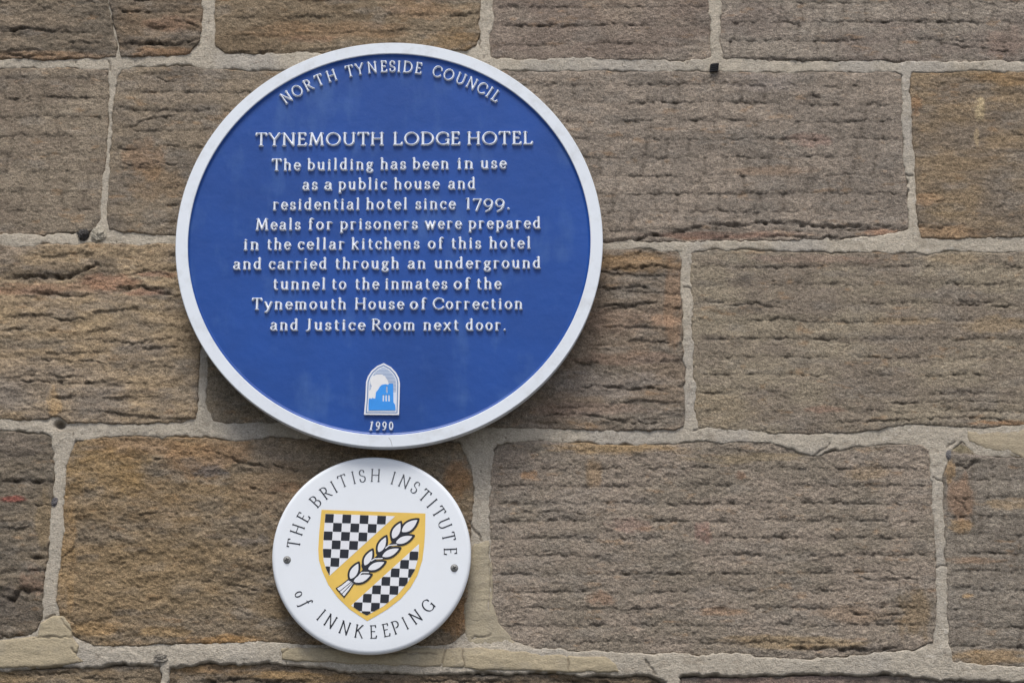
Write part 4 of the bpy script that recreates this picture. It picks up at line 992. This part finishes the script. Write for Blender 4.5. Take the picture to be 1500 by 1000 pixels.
def black_sd(U, V):
    s = np.full(U.shape, 9.0)
    for k_ in kp: s = np.minimum(s, poly_sdf(U, V, k_) - 1.15)
    dd, _, run = line_dist(U, V, stem); s = np.minimum(s, dd - 2.0)
    s = np.minimum(s, poly_sdf(U, V, sheaf) - .3)
    for (a, b_) in [((685, 345), (745, 285)), ((578, 440), (600, 470)), ((472, 540), (490, 575))]:
        dd, _, _ = line_dist(U, V, [q(*a), q(*b_)]); s = np.minimum(s, dd - 5.0)
    return s
wb = (490, 756, 618, 878)
wh_ = flat_region('wheat_ear', sh, w0, SDp, .0009, black_sd, wb, .5, M_ink)
def white_sd(U, V):
    s = np.full(U.shape, 9.0)
    for k_ in kp: s = np.minimum(s, poly_sdf(U, V, k_) + 1.8)
    sh_s = poly_sdf(U, V, sheaf) + 1.3
    for (a, b_) in [((380, 655), (280, 735)), ((388, 660), (300, 752))]:
        dd, _, _ = line_dist(U, V, [q(*a), q(*b_)]); sh_s = np.maximum(sh_s, .55 - dd)
    s = np.minimum(s, sh_s)
    for bb_ in barb:
        dd, _, _ = line_dist(U, V, [q(*p) for p in bb_]); s = np.minimum(s, dd - .8)
    return s
flat_region('wheat_grain', sh, w0, SDp, .0011, white_sd, wb, .5, M_print_white)

_pm = {}
def mk_print(ch, x, z, rot, cap, thick, thin, k, mat=None):
    key = (ch, cap, mat.name if mat else '')
    if key not in _pm:
        xs, zs, S = glyph_sdf(ch, thick, thin, 1 / 32.0, nib=14, ser=thin * .9)
        S = np.where(np.abs(S) < 1e-5, -1e-5, S)
        me = clip_mesh('printed_letter', xs * cap, zs * cap, S); me.materials.append(mat or M_ink); _pm[key] = me
    o = link_mesh('printed_letter', _pm[key], None, wp)
    w = GL[ch].adv * cap * k; lx, lz = -w / 2, -cap / 2
    o.location = (x - wx + lx * math.cos(rot) - lz * math.sin(rot), -(SDp + .0003), z - wz + lx * math.sin(rot) + lz * math.cos(rot))
    o.rotation_euler = (0, -rot, 0); o.scale = (k, 1, 1)
top = [('T', 430.8, 795.5), ('H', 436, 775.3), ('E', 445, 757.3), ('B', 462.3, 734), ('R', 476.8, 721), ('I', 488.5, 711.5), ('T', 502, 703.5), ('I', 517.8, 699.0), ('S', 530.5, 696.8), ('H', 550, 696), ('I', 576, 700.0), ('N', 592.5, 705.2), ('S', 608.3, 714), ('T', 623.5, 724), ('I', 633, 736.5), ('T', 643.5, 748.8), ('U', 651, 766.8), ('T', 656.4, 786), ('E', 658.2, 806.8)]
bot = [('I', 469.8, 900.8), ('N', 484, 909.6), ('N', 505, 919.4), ('K', 526, 924.6), ('E', 546.8, 925), ('E', 565.5, 922.2), ('P', 580, 917.6), ('I', 593.3, 911.5), ('N', 608.3, 902), ('G', 625.5, 885.8)]
faded = lambda *a: mk_print(*a, mat=M_grey_ink)
arc_letters(top[:6], 544, 812, SDp, .0164, .10, .046, mk_print, k=1.0)
arc_letters(top[6:13], 544, 812, SDp, .0164, .10, .046, faded, k=1.0)
arc_letters(top[13:], 544, 812, SDp, .0164, .10, .046, mk_print, k=1.0)
arc_letters(bot, 544, 812, SDp, .0164, .11, .046, mk_print, outward=False, k=1.0)
arc_letters([('io', 439.5, 868.5), ('if', 449.5, 880.5)], 544, 812, SDp, .0156, .10, .045, mk_print, outward=False, k=1.0)

# two round-head cross screws
for (u, v, rt) in ((420.5, 819.5, .3), (665.5, 831.5, .5)):
    X, Z = P(u, v, SDp)
    rr = .0046
    prof = [(0, .0022)] + [(rr * math.sin(a), .0022 * math.cos(a) ** .8) for a in [math.pi / 2 * i / 8 for i in range(1, 8)]] + [(rr, 0.0002), (rr + .0006, .0002), (rr + .0006, -.001), (0, -.001)]
    me = lathe('screw', prof, 32); fix_normals(me); smooth(me, 50)
    s_ = link_mesh('screw', me, M_metal, wp); s_.location = (float(X) - wx, -SDp, float(Z) - wz)
    vv, ff = [], []
    for a in (rt, rt + math.pi / 2):
        c_, s2 = math.cos(a), math.sin(a)
        for (lx, lw) in ((.0026, .0005),):
            b0 = len(vv)
            dy = .00012 if a == rt else .0002
            for y in (-.0026 + dy, -.0005):
                for (px, pz) in ((-lx, -lw), (lx, -lw), (lx, lw), (-lx, lw)):
                    vv.append((px * c_ - pz * s2, y, px * s2 + pz * c_))
            ff += [(b0, b0 + 1, b0 + 2, b0 + 3), (b0 + 7, b0 + 6, b0 + 5, b0 + 4)] + [(b0 + i, b0 + 4 + i, b0 + 4 + (i + 1) % 4, b0 + (i + 1) % 4) for i in range(4)]
    me = bpy.data.meshes.new('cross_slot'); me.from_pydata(vv, [], ff); fix_normals(me)
    link_mesh('cross_slot', me, M_black, s_)

# black plastic wall plug pushed into the joint right of the blue plaque
plug = thing('wall_plug', 'short black ribbed plug stuck in the mortar joint right of the blue plaque', 'wall plug', (0, 0, 0))
X, Z = P(1045, 99, .004); plug.location = (float(X), 0, float(Z))
def ribbed_stub(n_ribs=4):                     # square-edged stub of stacked ribs
    vv, ff = [], []
    for k in range(n_ribs):
        z0 = -.0055 + k * .0028; z1 = z0 + .0023
        w = .0064 + random.uniform(-.0006, .0005); sh_ = .0008 * k
        b0 = len(vv); y1 = -.006 - .0007 * k
        for (x, y) in ((-w + sh_, .004), (w + sh_, .004), (w * .96 + sh_, y1 + .001), (w * .6 + sh_, y1), (-w * .6 + sh_, y1), (-w * .96 + sh_, y1 + .001)):
            vv.append((x, y, z0)); vv.append((x, y, z1))
        m = 6
        ff += [tuple(b0 + 2 * i for i in range(m)), tuple(b0 + 2 * i + 1 for i in reversed(range(m)))]
        ff += [(b0 + 2 * i, b0 + 2 * i + 1, b0 + 2 * ((i + 1) % m) + 1, b0 + 2 * ((i + 1) % m)) for i in range(m)]
    me = bpy.data.meshes.new('rib'); me.from_pydata(vv, [], ff); fix_normals(me); return me
o = link_mesh('rib', ribbed_stub(), M_black, plug); o.rotation_euler = (D2R(6), D2R(-8), 0)
bm2 = lathe('core', [(0, .0045), (.0046, .0045), (.005, .004), (.005, -.004), (0, -.004)], 16); fix_normals(bm2)
link_mesh('core', bm2, M_black, plug)

tri = sum(len(o.data.loops) - 2 * len(o.data.polygons) for o in scene.objects if o.type == 'MESH')
print('triangles', tri, 'letters', sum(1 for o in scene.objects if o.name.startswith('letter')))
